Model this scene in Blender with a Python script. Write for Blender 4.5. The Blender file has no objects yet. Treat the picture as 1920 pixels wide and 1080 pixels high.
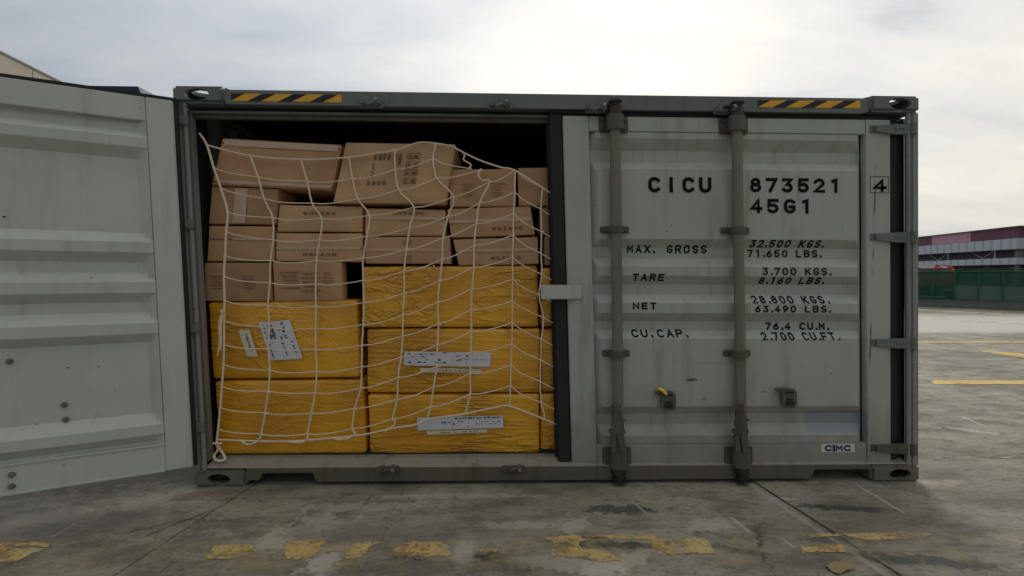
import bpy, bmesh, math, random
from mathutils import Vector, Matrix, noise
random.seed(7)
S = bpy.context.scene
COL = S.collection
R = math.radians

# ------------------------------------------------------------------ camera
CAM = Vector((2.2504, -3.2438, 1.574)); FPX = 829.6
yaw, pitch, roll = R(1.38), R(-1.86), R(.24)
FW = Vector((math.sin(yaw)*math.cos(pitch), math.cos(yaw)*math.cos(pitch), math.sin(pitch)))
r0 = Vector((math.cos(yaw), -math.sin(yaw), 0)); u0 = r0.cross(FW)
RT = r0*math.cos(roll) + u0*math.sin(roll); UP = u0*math.cos(roll) - r0*math.sin(roll)
cd = bpy.data.cameras.new('camera'); cam = bpy.data.objects.new('camera', cd); COL.objects.link(cam)
m = Matrix((RT, UP, -FW)).transposed().to_4x4(); m.translation = CAM
cam.matrix_world = m
cd.sensor_width = 36; cd.lens = FPX/1920*36; cd.clip_start = .05; cd.clip_end = 3000
S.camera = cam

# ------------------------------------------------------------------ world, sun, exposure
SUN_AZ, SUN_EL = R(20), R(24)          # azimuth from +Y towards +X: behind the container
w = bpy.data.worlds.new('World'); S.world = w; w.use_nodes = True
nt = w.node_tree; N = nt.nodes; L = nt.links
for n in list(N): N.remove(n)
def nn(t, **k):
    n = N.new(t)
    for a, b in k.items(): setattr(n, a, b)
    return n
def wmath(op, a, b=None, c=None):
    n = nn('ShaderNodeMath', operation=op)
    for i, v in enumerate((a, b, c)):
        if v is None: continue
        if isinstance(v, (int, float)): n.inputs[i].default_value = v
        else: L.new(v, n.inputs[i])
    return n.outputs[0]
out = nn('ShaderNodeOutputWorld'); bg = nn('ShaderNodeBackground'); bg.inputs[1].default_value = .1
sky = nn('ShaderNodeTexSky', sky_type='NISHITA', sun_disc=False, sun_elevation=SUN_EL, sun_rotation=SUN_AZ)
tc = nn('ShaderNodeTexCoord'); sep = nn('ShaderNodeSeparateXYZ'); L.new(tc.outputs['Generated'], sep.inputs[0])
X, Y, Z = sep.outputs
zc = wmath('ADD', wmath('MAXIMUM', Z, 0.0), .22)
cmb = nn('ShaderNodeCombineXYZ'); L.new(wmath('DIVIDE', wmath('MULTIPLY', X, .50), zc), cmb.inputs[0]); L.new(wmath('DIVIDE', Y, zc), cmb.inputs[1])
n1 = nn('ShaderNodeTexNoise'); n1.inputs['Scale'].default_value = 1.15; n1.inputs['Detail'].default_value = 7; n1.inputs['Roughness'].default_value = .52; n1.inputs['Distortion'].default_value = .35
mp = nn('ShaderNodeMapping'); mp.inputs['Location'].default_value = (3.1, 1.4, 0); L.new(cmb.outputs[0], mp.inputs[0]); L.new(mp.outputs[0], n1.inputs['Vector'])
n2 = nn('ShaderNodeTexNoise'); n2.inputs['Scale'].default_value = 4.2; n2.inputs['Detail'].default_value = 6; n2.inputs['Roughness'].default_value = .6; L.new(mp.outputs[0], n2.inputs['Vector'])
# broad glow of the veiled sun behind the cloud
sd = Vector((math.sin(SUN_AZ)*math.cos(SUN_EL), math.cos(SUN_AZ)*math.cos(SUN_EL), math.sin(SUN_EL)))
dt = nn('ShaderNodeVectorMath', operation='DOT_PRODUCT'); L.new(tc.outputs['Generated'], dt.inputs[0]); dt.inputs[1].default_value = sd
g = wmath('POWER', wmath('MULTIPLY_ADD', dt.outputs['Value'], .5, .5), 2.4)     # 1 at the sun .. 0 behind
lum = wmath('ADD', wmath('MULTIPLY', g, 6.9), wmath('MULTIPLY_ADD', wmath('MAXIMUM', Z, 0.0), 5.4, 1.35))
cl = wmath('MULTIPLY_ADD', n1.outputs['Fac'], .75, .25)
cl = wmath('ADD', cl, wmath('MULTIPLY', n2.outputs['Fac'], .22))
ramp = nn('ShaderNodeValToRGB'); L.new(cl, ramp.inputs[0])
e = ramp.color_ramp.elements
e[0].position = .57; e[0].color = (.42, .48, .57, 1); e[1].position = .84; e[1].color = (1.06, 1.04, .98, 1)
k = e.new(.67); k.color = (.76, .79, .82, 1)
# warmer low over the horizon, cooler on the left
warm = nn('ShaderNodeMix', data_type='RGBA'); L.new(wmath('MULTIPLY_ADD', X, -.75, .30), warm.inputs[0])
warm.inputs[6].default_value = (1.04, 1.0, .94, 1); warm.inputs[7].default_value = (.78, .84, .92, 1)
tint = nn('ShaderNodeMix', data_type='RGBA', blend_type='MULTIPLY'); tint.inputs[0].default_value = 1
L.new(ramp.outputs[0], tint.inputs[6]); L.new(warm.outputs[2], tint.inputs[7])
sc = nn('ShaderNodeVectorMath', operation='SCALE'); L.new(tint.outputs[2], sc.inputs[0]); L.new(lum, sc.inputs[3])
mx = nn('ShaderNodeMix', data_type='RGBA'); mx.inputs[0].default_value = .93
L.new(sky.outputs[0], mx.inputs[6]); L.new(sc.outputs[0], mx.inputs[7])
L.new(mx.outputs[2], bg.inputs[0]); L.new(bg.outputs[0], out.inputs[0])

sl = bpy.data.lights.new('sun', 'SUN'); sl.energy = 1.4; sl.angle = R(24); sl.color = (1, .95, .87)
so = bpy.data.objects.new('sun', sl); COL.objects.link(so)
so.rotation_euler = (-sd).to_track_quat('-Z', 'Y').to_euler(); so.location = (6, 12, 12)
S.view_settings.view_transform = 'Standard'; S.view_settings.look = 'None'; S.view_settings.exposure = .06; S.view_settings.gamma = 1
S.view_settings.use_curve_mapping = False
try: S.cycles.use_denoising = True; S.cycles.max_bounces = 6
except Exception: pass

# ------------------------------------------------------------------ geometry of the container
LEAN = .035                      # the container stands racked: its top leans a little to the left
H, W = 2.905, 5.451
def ray(px, py): return FW + RT*((px-960)/FPX) - UP*((py-540)/FPX)
def P(px, py, y):                # container coordinates (x, z) of a measured point on the plane at depth y
    d = ray(px, py); t = (y-CAM.y)/d.y; q = CAM + d*t
    return q.x + LEAN*q.z, q.z
def G(px, py, z=0.0):
    d = ray(px, py); t = (z-CAM.z)/d.z; return CAM + d*t
HX, HY, AZ = .057, -.07, R(65.6) # hinge line and direction of the open door
DU = Vector((-math.sin(AZ), -math.cos(AZ))); DN = Vector((math.cos(AZ), -math.sin(AZ)))
def Dr(px, py):                  # (u, z) of a measured point on the open door
    d = ray(px, py)
    a0 = CAM.x + LEAN*CAM.z - HX; a1 = d.x + LEAN*d.z; b0 = CAM.y - HY; b1 = d.y
    t = -(a0*DU.y - b0*DU.x)/(a1*DU.y - b1*DU.x)
    return (a0+t*a1)*DU.x + (b0+t*b1)*DU.y, CAM.z + t*d.z
def lean(v): return Vector((v[0]-LEAN*v[2], v[1], v[2]))
def door_map(v): # (u, w, z) -> leaned world
    return lean((HX + DU.x*v[0] + DN.x*v[1], HY + DU.y*v[0] + DN.y*v[1], v[2]))
ident = lambda v: Vector(v)

class MB:
    def __init__(s, xf=lean): s.v = []; s.f = []; s.sm = []; s.xf = xf
    def add(s, vs, fs, smooth=False):
        b = len(s.v); s.v += [tuple(p) for p in vs]; s.f += [tuple(b+i for i in f) for f in fs]; s.sm += [smooth]*len(fs)
    def box(s, a, b, bev=0.0):
        x0, x1 = sorted((a[0], b[0])); y0, y1 = sorted((a[1], b[1])); z0, z1 = sorted((a[2], b[2]))
        if bev <= 0:
            s.add([(x, y, z) for z in (z0, z1) for y in (y0, y1) for x in (x0, x1)],
                  [(0,2,3,1), (4,5,7,6), (0,1,5,4), (2,6,7,3), (0,4,6,2), (1,3,7,5)]); return
        bm = bmesh.new(); bmesh.ops.create_cube(bm, size=1)
        for v in bm.verts: v.co = Vector(((x0+x1)/2+v.co.x*(x1-x0), (y0+y1)/2+v.co.y*(y1-y0), (z0+z1)/2+v.co.z*(z1-z0)))
        bmesh.ops.bevel(bm, geom=bm.edges[:], offset=min(bev, (x1-x0)*.45, (y1-y0)*.45, (z1-z0)*.45), segments=2, affect='EDGES')
        bm.verts.index_update(); s.add([v.co[:] for v in bm.verts], [[v.index for v in f.verts] for f in bm.faces], True); bm.free()
    def pbox(s, px0, py0, px1, py1, y0, y1, bev=0.0):   # box whose front face covers the measured rectangle
        xa, za = P((px0+px1)/2 - abs(px1-px0)/2, (py0+py1)/2, y0); xb, _ = P((px0+px1)/2 + abs(px1-px0)/2, (py0+py1)/2, y0)
        _, z1 = P((px0+px1)/2, min(py0, py1), y0); _, z0 = P((px0+px1)/2, max(py0, py1), y0)
        s.box((xa, y0, z0), (xb, y1, z1), bev)
    def tube(s, pts, r, n=8, ry=None, cap=True):
        pts = [Vector(p) for p in pts]; rings = []
        for i, p in enumerate(pts):
            t = (pts[min(i+1, len(pts)-1)] - pts[max(i-1, 0)]).normalized()
            a = t.cross(Vector((0, 1, 0)));
            if a.length < .05: a = t.cross(Vector((1, 0, 0)))
            a.normalize(); b = a.cross(t).normalized()
            rr = r[i] if isinstance(r, (list, tuple)) else r
            q = (ry if ry else rr)
            rings.append([p + a*math.cos(2*math.pi*k/n)*rr + b*math.sin(2*math.pi*k/n)*q for k in range(n)])
        vs = [v for rg in rings for v in rg]; fs = []
        for i in range(len(pts)-1):
            for k in range(n):
                fs.append((i*n+k, i*n+(k+1) % n, (i+1)*n+(k+1) % n, (i+1)*n+k))
        if cap: fs += [tuple(range(n)), tuple(reversed(range((len(pts)-1)*n, len(pts)*n)))]
        s.add(vs, fs, True)
    def prism(s, poly, y0, y1):  # polygon in x,z extruded in y
        n = len(poly)
        s.add([(x, y0, z) for x, z in poly] + [(x, y1, z) for x, z in poly],
              [tuple(range(n)), tuple(reversed(range(n, 2*n)))] + [(i, i+n, (i+1) % n+n, (i+1) % n) for i in range(n)])
    def ball(s, c, r, n=8):
        c = Vector(c); vs = []; fs = []
        for i in range(1, 5):
            th = math.pi*i/5
            for k in range(n): vs.append(c + Vector((math.sin(th)*math.cos(2*math.pi*k/n), math.sin(th)*math.sin(2*math.pi*k/n), math.cos(th)))*r)
        for i in range(3):
            for k in range(n): fs.append((i*n+k, (i+1)*n+k, (i+1)*n+(k+1) % n, i*n+(k+1) % n))
        fs += [tuple(range(n)), tuple(reversed(range(3*n, 4*n)))]
        s.add(vs, fs, True)
    def build(s, name, mat, parent=None, sharp=42, **props):
        root = parent
        while root is not None and root.parent is not None: root = root.parent
        off = Vector(root.location) if root is not None else Vector()
        me = bpy.data.meshes.new(name); me.from_pydata([s.xf(v)-off for v in s.v], [], s.f); me.update()
        for p, q in zip(me.polygons, s.sm): p.use_smooth = q
        bm = bmesh.new(); bm.from_mesh(me); bmesh.ops.recalc_face_normals(bm, faces=bm.faces); bm.to_mesh(me); bm.free()
        if any(s.sm):
            try: me.set_sharp_from_angle(angle=R(sharp))
            except Exception: pass
        me.materials.append(mat)
        o = bpy.data.objects.new(name, me); COL.objects.link(o)
        if parent is not None: o.parent = parent
        for k_, v_ in props.items(): o[k_] = v_
        return o
def empty(name, loc, label, cat, group=None):
    o = bpy.data.objects.new(name, None); COL.objects.link(o); o.location = loc; o.empty_display_size = .2
    o['label'] = label; o['category'] = cat
    if group: o['group'] = group
    return o

# ------------------------------------------------------------------ materials
class Mat:
    def __init__(s, name, rough=.6, metal=0, spec=.4):
        s.m = bpy.data.materials.new(name); s.m.use_nodes = True; s.t = s.m.node_tree; s.N = s.t.nodes; s.L = s.t.links
        s.b = s.N['Principled BSDF']; s.b.inputs['Roughness'].default_value = rough; s.b.inputs['Metallic'].default_value = metal
        s.b.inputs['Specular IOR Level'].default_value = spec
        s.co = s.N.new('ShaderNodeTexCoord').outputs['Object']
    def map(s, scale=(1, 1, 1), rot=(0, 0, 0), loc=(0, 0, 0), src=None):
        n = s.N.new('ShaderNodeMapping'); n.inputs['Scale'].default_value = scale; n.inputs['Rotation'].default_value = rot; n.inputs['Location'].default_value = loc
        s.L.new(src or s.co, n.inputs[0]); return n.outputs[0]
    def noise(s, scale, det=4, rough=.55, vec=None, dist=0, out='Fac'):
        n = s.N.new('ShaderNodeTexNoise'); n.inputs['Scale'].default_value = scale; n.inputs['Detail'].default_value = det
        n.inputs['Roughness'].default_value = rough; n.inputs['Distortion'].default_value = dist
        s.L.new(vec or s.co, n.inputs['Vector']); return n.outputs[out]
    def math(s, op, a, b=None, c=None, clamp=False):
        n = s.N.new('ShaderNodeMath'); n.operation = op; n.use_clamp = clamp
        for i, v in enumerate((a, b, c)):
            if v is None: continue
            if isinstance(v, (int, float)): n.inputs[i].default_value = v
            else: s.L.new(v, n.inputs[i])
        return n.outputs[0]
    def rng(s, v, a, b, lo=0, hi=1):
        n = s.N.new('ShaderNodeMapRange'); n.interpolation_type = 'SMOOTHSTEP'
        s.L.new(v, n.inputs[0]); n.inputs[1].default_value = a; n.inputs[2].default_value = b; n.inputs[3].default_value = lo; n.inputs[4].default_value = hi
        return n.outputs[0]
    def mix(s, f, a, b, mode='MIX'):
        n = s.N.new('ShaderNodeMix'); n.data_type = 'RGBA'; n.blend_type = mode
        for i, v in ((0, f), (6, a), (7, b)):
            if isinstance(v, (int, float)): n.inputs[i].default_value = v
            elif isinstance(v, tuple): n.inputs[i].default_value = (*v, 1) if len(v) == 3 else v
            else: s.L.new(v, n.inputs[i])
        return n.outputs[2]
    def color(s, v):
        if isinstance(v, tuple): s.b.inputs['Base Color'].default_value = (*v, 1)
        else: s.L.new(v, s.b.inputs['Base Color'])
    def bump(s, v, strength=.3, dist=.01):
        n = s.N.new('ShaderNodeBump'); n.inputs['Strength'].default_value = strength; n.inputs['Distance'].default_value = dist
        s.L.new(v, n.inputs['Height']); s.L.new(n.outputs[0], s.b.inputs['Normal'])
    def sep(s, v=None):
        n = s.N.new('ShaderNodeSeparateXYZ'); s.L.new(v or s.co, n.inputs[0]); return n.outputs

def paint(name, base, dirt=.5, rust=.5, rough=.5, chips=.5):
    M = Mat(name, rough)
    big = M.noise(1.3, 5, .6); fine = M.noise(34, 4, .7)
    streak = M.noise(1, 6, .65, M.map((9, 9, .9))); str2 = M.noise(1, 5, .6, M.map((1.2, 1.2, 14), loc=(3, 1, 0)))
    c = M.mix(M.rng(big, .3, .7, 0, .55), base, tuple(x*y for x, y in zip(base, (.84, .88, .86))))
    c = M.mix(M.rng(streak, .50, .72, 0, dirt), c, (base[0]*.62, base[1]*.56, base[2]*.46))
    c = M.mix(M.rng(str2, .56, .75, 0, dirt*.5), c, (base[0]*.72, base[1]*.66, base[2]*.56))
    c = M.mix(M.rng(fine, .62, .8, 0, .22*dirt), c, (.07, .06, .045))
    r = M.noise(5.5, 9, .72, M.map((1, 1, .55), loc=(5, 2, 7)))
    c = M.mix(M.rng(r, .70-.035*rust, .74, 0, rust), c, (.13, .06, .03))
    ch = M.noise(23, 3, .5, M.map((1, 1, 1.3), loc=(1, 9, 4)))
    c = M.mix(M.rng(ch, .755-.03*chips, .765, 0, .8 if chips else 0), c, (.045, .03, .022))
    M.color(c)
    M.L.new(M.rng(big, .3, .7, rough-.06, rough+.15), M.b.inputs['Roughness'])
    M.bump(M.math('ADD', M.noise(5, 3, .5), M.math('MULTIPLY', fine, .12)), .18, .02)
    return M
G_DOOR = (.43, .45, .425)
def finish_door():
    M = paint('grey_container_paint_door', G_DOOR, .6, .5, .45, .6)
    src = M.b.inputs['Base Color'].links[0].from_socket
    x, y, z = M.sep()
    # grime splashed over the lowest half metre, and the bluish touched-up patch
    nz = M.noise(3.5, 6, .65); zz = M.math('ADD', z, M.math('MULTIPLY', nz, .9))
    c = M.mix(M.rng(zz, 1.25, .55, 0, .55), src, (.17, .155, .125))
    e_ = M.math('MULTIPLY', M.noise(9, 3), .06)
    mk = M.math('MULTIPLY', M.rng(M.math('ADD', x, e_), 4.60, 4.66), M.math('MULTIPLY', M.rng(M.math('ADD', z, e_), .375, .40), M.rng(M.math('ADD', z, e_), .575, .54)))
    mk = M.math('MULTIPLY', mk, M.rng(x, 5.07, 5.05))
    c = M.mix(M.math('MULTIPLY', mk, .8), c, (.225, .275, .315))
    vg = M.noise(1, 7, .7, M.map((14, 14, .5)))
    c = M.mix(M.rng(vg, .52, .78, 0, .20), c, (.15, .125, .09))
    rs = M.math('MULTIPLY', M.rng(M.math('ABSOLUTE', M.math('SUBTRACT', x, 5.058)), .012, .002), M.rng(M.noise(3, 5), .45, .6))
    c = M.mix(M.math('MULTIPLY', rs, .8), c, (.12, .05, .03))
    M.color(c); return M.m
m_door = finish_door()
m_inner = paint('grey_container_paint_inside', (.53, .56, .53), .4, .3, .42, .12).m
m_frame = paint('dark_grey_container_frame_paint', (.165, .185, .18), .6, .4, .5, .5).m
m_post = paint('chipped_grey_post_paint', (.27, .28, .275), .8, 1.6, .5, 1.8).m
m_sill = paint('grimy_sill_paint', (.125, .115, .088), .9, .8, .65, 1).m
m_sillt = paint('worn_sill_tread', (.29, .27, .235), 1, 2.3, .6, 2.2).m
m_cast = paint('grimy_casting', (.155, .15, .12), .9, .8, .6, .9).m
m_bar = paint('lock_rod_paint', (.19, .185, .14), 1, .9, .5, .4).m
m_brk = paint('bracket_paint', (.105, .10, .082), .8, .5, .5, .5).m
m_plate = paint('latch_plate_paint', (.50, .51, .48), .25, .1, .5, .2).m
M = Mat('black_rubber', .75); M.color(M.mix(M.noise(6, 5), (.012, .012, .014), (.03, .03, .032))); m_rub = M.m
M = Mat('shaded_interior', .8); M.color(M.mix(M.noise(3, 5), (.012, .014, .018), (.03, .032, .036))); m_int = M.m  # near-black colour stands in for the shade inside the container
M = Mat('black_stencil_paint', .7, spec=.1); M.color(M.mix(M.rng(M.noise(30, 4, .7), .60, .78, 0, .6), (.006, .009, .012), (.07, .08, .075))); m_ink = M.m
M = Mat('sticker_black', .5); M.color((.012, .012, .022)); m_sbk = M.m
M = Mat('sticker_yellow', .5); M.color(M.mix(M.rng(M.noise(14, 4), .5, .75, 0, .6), (.80, .42, .03), (.5, .25, .03))); m_syl = M.m
M = Mat('zinc', .35, .9); M.color((.5, .5, .5)); m_zinc = M.m
M = Mat('keeper_glint_steel', .5, .4); M.color((.30, .30, .29)); m_glint = M.m
M = Mat('dark_steel', .5, .5); M.color(M.mix(M.noise(20, 4), (.03, .03, .03), (.09, .075, .06))); m_steel = M.m

def carton_mat(name, base, seed):
    M = Mat(name, .62, spec=.35)
    n = M.noise(2.2, 5, .6, M.map((1, 1, 1), loc=(seed, seed*.7, 0)))
    c = M.mix(M.rng(n, .3, .7), base, tuple(x*y for x, y in zip(base, (.80, .76, .72))))
    fib = M.noise(1, 4, .6, M.map((6, 6, 90), loc=(seed, 0, 0)))
    c = M.mix(M.rng(fib, .4, .75, 0, .22), c, tuple(x*.68 for x in base))
    st = M.noise(6, 6, .7, M.map((1, 1, 1), loc=(seed*3, 4, 1)))
    c = M.mix(M.rng(st, .62, .78, 0, .35), c, (base[0]*.6, base[1]*.5, base[2]*.45))
    M.color(c)
    dent = M.noise(3.2, 3, .5, M.map((1, 1, 1), loc=(0, seed, 3)))
    M.bump(M.math('ADD', dent, M.math('MULTIPLY', fib, .05)), .45, .03)
    return M.m
m_carts = [carton_mat('kraft_cardboard_'+n, b, i*2.7+1) for i, (n, b) in enumerate((('brown', (.55, .335, .185)), ('tan', (.60, .385, .215)), ('dull', (.46, .29, .16)), ('pinkish', (.57, .345, .21))))]
M = Mat('clear_parcel_tape', .16, spec=.6); M.color(M.mix(M.noise(12, 4), (.52, .37, .26), (.62, .47, .36))); M.bump(M.noise(1, 4, .6, M.map((40, 8, 12))), .3, .004); m_tape = M.m
M = Mat('carton_seam_brown', .9); M.color((.13, .085, .055)); m_seam = M.m  # brown line drawn along the flap joint
M = Mat('carton_print', .7); M.color(M.mix(M.rng(M.noise(40, 3), .5, .7, 0, .5), (.06, .04, .035), (.2, .13, .09))); m_print = M.m
M = Mat('faint_carton_print', .7); M.color(M.mix(M.rng(M.noise(40, 3), .4, .65, 0, .8), (.2, .12, .085), (.37, .24, .16))); m_faint = M.m
def wrap_mat(name, seed, ang, zs=3.4, bs=.8):
    M = Mat(name, .34, spec=.5)
    M.b.inputs['Coat Weight'].default_value = .7; M.b.inputs['Coat Roughness'].default_value = .16
    v = M.map((1.0 if zs < 5 else .7, 1.0, zs), (0, ang, 0), (seed, seed, seed*.3)); v2 = M.map((1.3, 1.3, 2.6), (0, ang+.9, 0), (seed+4, seed, 1))
    def warped(v, amt):
        warp = M.noise(1.3, 2, .5, v, out='Color')
        a = M.N.new('ShaderNodeVectorMath'); a.operation = 'MULTIPLY_ADD'; M.L.new(warp, a.inputs[0]); a.inputs[1].default_value = (amt,)*3; M.L.new(v, a.inputs[2]); return a.outputs[0]
    def ridge(v, sc_, k_, det=1):
        f = M.noise(sc_, det, .5, v); q = M.math('SUBTRACT', 1, M.math('ABSOLUTE', M.math('MULTIPLY_ADD', f, k_, -k_/2)), clamp=True); return M.math('MULTIPLY', q, q)
    w1 = warped(v, 1.2); w2 = warped(v2, 1.0)
    f = M.math('ADD', ridge(w1, 2.1, 17, 1.2), M.math('MULTIPLY', ridge(w2, 1.7, 24, 1), .6))
    f = M.math('ADD', f, M.math('MULTIPLY', ridge(w1, 4.6, 15, 1), .4))
    # creases come in groups with smoother stretches between
    am = M.rng(M.noise(1.6, 2, .5, M.map((1, 1, 1), loc=(seed*2, 1, 3))), .40, .62, .10, 1)
    f = M.math('ADD', M.math('MULTIPLY', f, am), M.math('MULTIPLY', M.noise(2.2, 2, .5, w1), .9))
    big = M.noise(1.7, 4, .55, M.map((1, 1, 1), loc=(seed, 2, 5)))
    c = M.mix(M.rng(big, .3, .7), (.84, .425, .012), (.62, .285, .008))
    c = M.mix(M.rng(M.noise(1, 4, .6, M.map((2, 2, 10), (0, ang*.6, 0), (1, seed, 2))), .52, .8, 0, .45), c, (.42, .19, .010))
    M.color(c); M.bump(f, bs, .024)
    M.L.new(M.rng(M.noise(7, 3), .3, .7, .20, .34), M.b.inputs['Roughness'])
    return M.m
m_wrap = [wrap_mat('amber_plastic_wrap_'+n, i*3.3+.7, *a) for i, (n, a) in enumerate((('loose', (.35, 2.6, .55)), ('smooth', (.16, 5.5, .45)), ('creased', (-.45, 3.4, .75)), ('banded', (.05, 9, .7)), ('narrow', (-.1, 4, .5)), ('folded', (-.10, 7, .85))))]
M = Mat('white_paper', .7); M.color(M.mix(M.noise(5, 4), (.70, .72, .80), (.60, .62, .70))); m_paper = M.m
M = Mat('cream_paper', .7); M.color(M.mix(M.noise(5, 4), (.72, .68, .52), (.64, .60, .46))); m_cream = M.m
M = Mat('pen_ink', .6); M.color((.03, .035, .09)); m_pen = M.m
M = Mat('cotton_rope', .85); wv = M.N.new('ShaderNodeTexWave'); wv.inputs['Scale'].default_value = 30; wv.inputs['Distortion'].default_value = 1.5; M.L.new(M.co, wv.inputs[0])
M.color(M.mix(M.noise(8, 4), (.84, .75, .60), (.70, .60, .46))); M.bump(wv.outputs[0], .5, .003); m_rope = M.m

# ------------------------------------------------------------------ ground
def ground_mat():
    M = Mat('yard_concrete', .72, spec=.35)
    co = M.N.new('ShaderNodeNewGeometry').outputs['Position']; M.co = co
    x, y, z = M.sep()
    n1 = M.noise(.9, 8, .62, M.map((.45, 1, 1))); n2 = M.noise(5, 8, .7, M.map((.45, 1, 1), loc=(4, 2, 0))); n3 = M.noise(38, 4, .65, M.map((.5, 1, 1)))
    n4 = M.noise(2.1, 7, .68, M.map((.3, 1.4, 1), (0, 0, .35), (7, 1, 0)))
    c = M.mix(M.rng(n1, .36, .64), (.175, .160, .125), (.350, .323, .260))
    c = M.mix(M.rng(n2, .45, .62, 0, .62), c, (.115, .103, .080))
    c = M.mix(M.rng(n4, .55, .72, 0, .6), c, (.38, .36, .31))
    c = M.mix(M.rng(M.noise(3.3, 9, .75, M.map((.5, 1.2, 1), loc=(1, 8, 0))), .56, .68, 0, .65), c, (.115, .11, .10))
    c = M.mix(M.rng(n3, .54, .68, 0, .7), c, (.085, .076, .064))
    vo = M.N.new('ShaderNodeTexVoronoi'); vo.feature = 'DISTANCE_TO_EDGE'; vo.inputs['Scale'].default_value = .8
    wa = M.N.new('ShaderNodeVectorMath'); wa.operation = 'MULTIPLY_ADD'; M.L.new(M.noise(3, 7, .7, out='Color'), wa.inputs[0]); wa.inputs[1].default_value = (.22,)*3; M.L.new(M.map((.5, 1, 1)), wa.inputs[2]); M.L.new(wa.outputs[0], vo.inputs['Vector'])
    c = M.mix(M.math('MULTIPLY', M.rng(vo.outputs[0], .008, .002, 0, .7), M.rng(M.noise(.7, 3), .54, .64)), c, (.06, .054, .045))
    c = M.mix(M.rng(M.noise(30, 3, .6, M.map((.5, 1, 1), loc=(3, 3, 0))), .68, .74, 0, .7), c, (.50, .48, .44))
    # long thin scuffs and tyre drag marks
    for ang, sx, lo, col, am in ((.9, 9, .70, (.50, .49, .46), .6), (-.5, 7, .71, (.52, .50, .47), .5), (1.15, 11, .68, (.09, .085, .08), .55)):
        sc_ = M.noise(1.0, 4, .55, M.map((sx, .9, 1), (0, 0, ang), (sx, 2, 0)))
        c = M.mix(M.rng(sc_, lo, lo+.04, 0, am), c, col)
    wob = M.noise(2.2, 6, .7); wob2 = M.noise(11, 5, .7)
    def blob(px, py, rx, ry, rot, col, amt, edge=.6, thr=1.3):
        g_ = G(px, py); dx = M.math('SUBTRACT', x, g_.x); dy = M.math('SUBTRACT', y, g_.y); cs, sn = math.cos(rot), math.sin(rot)
        u = M.math('DIVIDE', M.math('ADD', M.math('MULTIPLY', dx, cs), M.math('MULTIPLY', dy, sn)), rx)
        v = M.math('DIVIDE', M.math('SUBTRACT', M.math('MULTIPLY', dy, cs), M.math('MULTIPLY', dx, sn)), ry)
        d = M.math('SQRT', M.math('ADD', M.math('MULTIPLY', u, u), M.math('MULTIPLY', v, v)))
        d = M.math('ADD', d, M.math('MULTIPLY_ADD', wob2, 3.4, -1.7)); d = M.math('ADD', d, M.math('MULTIPLY_ADD', n3, 1.6, -.8))
        return M.mix(M.rng(d, thr, thr-edge, 0, amt), c, col)
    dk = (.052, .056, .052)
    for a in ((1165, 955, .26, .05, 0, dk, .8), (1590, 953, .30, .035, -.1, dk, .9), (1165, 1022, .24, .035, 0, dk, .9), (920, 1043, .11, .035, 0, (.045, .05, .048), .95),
              (920, 1062, .22, .05, 0, dk, .55), (1740, 1052, .40, .05, -.15, dk, .75), (1375, 1030, .16, .03, -.3, dk, .6), (150, 900, 1.3, .22, .2, (.10, .10, .088), .75),  # last blob and the next paint in the shade below the open door
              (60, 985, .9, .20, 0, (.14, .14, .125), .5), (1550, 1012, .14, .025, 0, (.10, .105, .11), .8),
              (365, 942, .10, .014, 0, (.50, .48, .43), .7), (520, 1010, .09, .12, .3, (.48, .47, .36), .7), (605, 1055, .09, .11, -.2, (.50, .48, .44), .8), (965, 985, .22, .04, 0, (.45, .43, .38), .6),
              (870, 1030, .06, .16, 0, (.46, .44, .40), .65), (1075, 985, .09, .08, .5, (.46, .44, .40), .65), (1180, 1050, .14, .05, .4, (.50, .47, .36), .7), (700, 950, .5, .05, .05, (.44, .42, .38), .5), (1330, 985, .16, .06, .3, (.48, .46, .42), .6), (600, 985, .12, .16, .5, (.45, .43, .38), .5), (1080, 1060, .3, .06, -.2, (.43, .41, .36), .5), (300, 1030, .4, .1, .3, (.13, .125, .105), .6), (760, 1065, .35, .06, 0, (.12, .115, .10), .6), (1450, 1060, .3, .07, 0, (.13, .125, .11), .5),
              (860, 930, .5, .03, 0, (.46, .44, .41), .5), (1470, 935, .10, .02, 0, (.52, .50, .46), .7), (1130, 1068, .10, .10, .7, (.52, .50, .47), .6),
              (400, 925, .22, .03, .1, (.20, .12, .10), .5), (1760, 905, .2, .04, 0, (.42, .33, .27), .5), (740, 1000, .6, .10, 0, (.17, .165, .15), .5)):
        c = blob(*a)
    def line(p, q, wd, col, amt, wb=.012, seg=False):
        a, b = G(*p), G(*q); dx, dy = b.x-a.x, b.y-a.y; ln = math.hypot(dx, dy); nx, ny = -dy/ln, dx/ln
        d = M.math('ADD', M.math('MULTIPLY', M.math('SUBTRACT', x, a.x), nx), M.math('MULTIPLY', M.math('SUBTRACT', y, a.y), ny))
        d = M.math('ABSOLUTE', M.math('ADD', d, M.math('MULTIPLY_ADD', wob2, wb*2, -wb)))
        f = M.rng(d, wd, wd*.35, 0, amt)
        if seg:
            t = M.math('ADD', M.math('MULTIPLY', M.math('SUBTRACT', x, a.x), dx/ln), M.math('MULTIPLY', M.math('SUBTRACT', y, a.y), dy/ln))
            f = M.math('MULTIPLY', f, M.math('MULTIPLY', M.rng(t, 0, .05), M.rng(t, ln, ln-.05)))
        return M.mix(f, c, col)
    c = line((1416, 905), (1690, 1080), .018, (.035, .033, .03), .95)
    c = line((1400, 905), (1665, 1080), .03, (.48, .46, .42), .35, .03)
    c = line((1725, 752), (1920, 752), .022, (.07, .066, .06), .9, .006)
    c = line((310, 1017), (213, 1080), .012, (.06, .057, .05), .7)
    c = line((333, 1047), (293, 1080), .010, (.06, .057, .05), .6, .008, True)
    c = line((400, 955), (260, 1010), .016, (.05, .045, .04), .6, .03, True)
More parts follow.
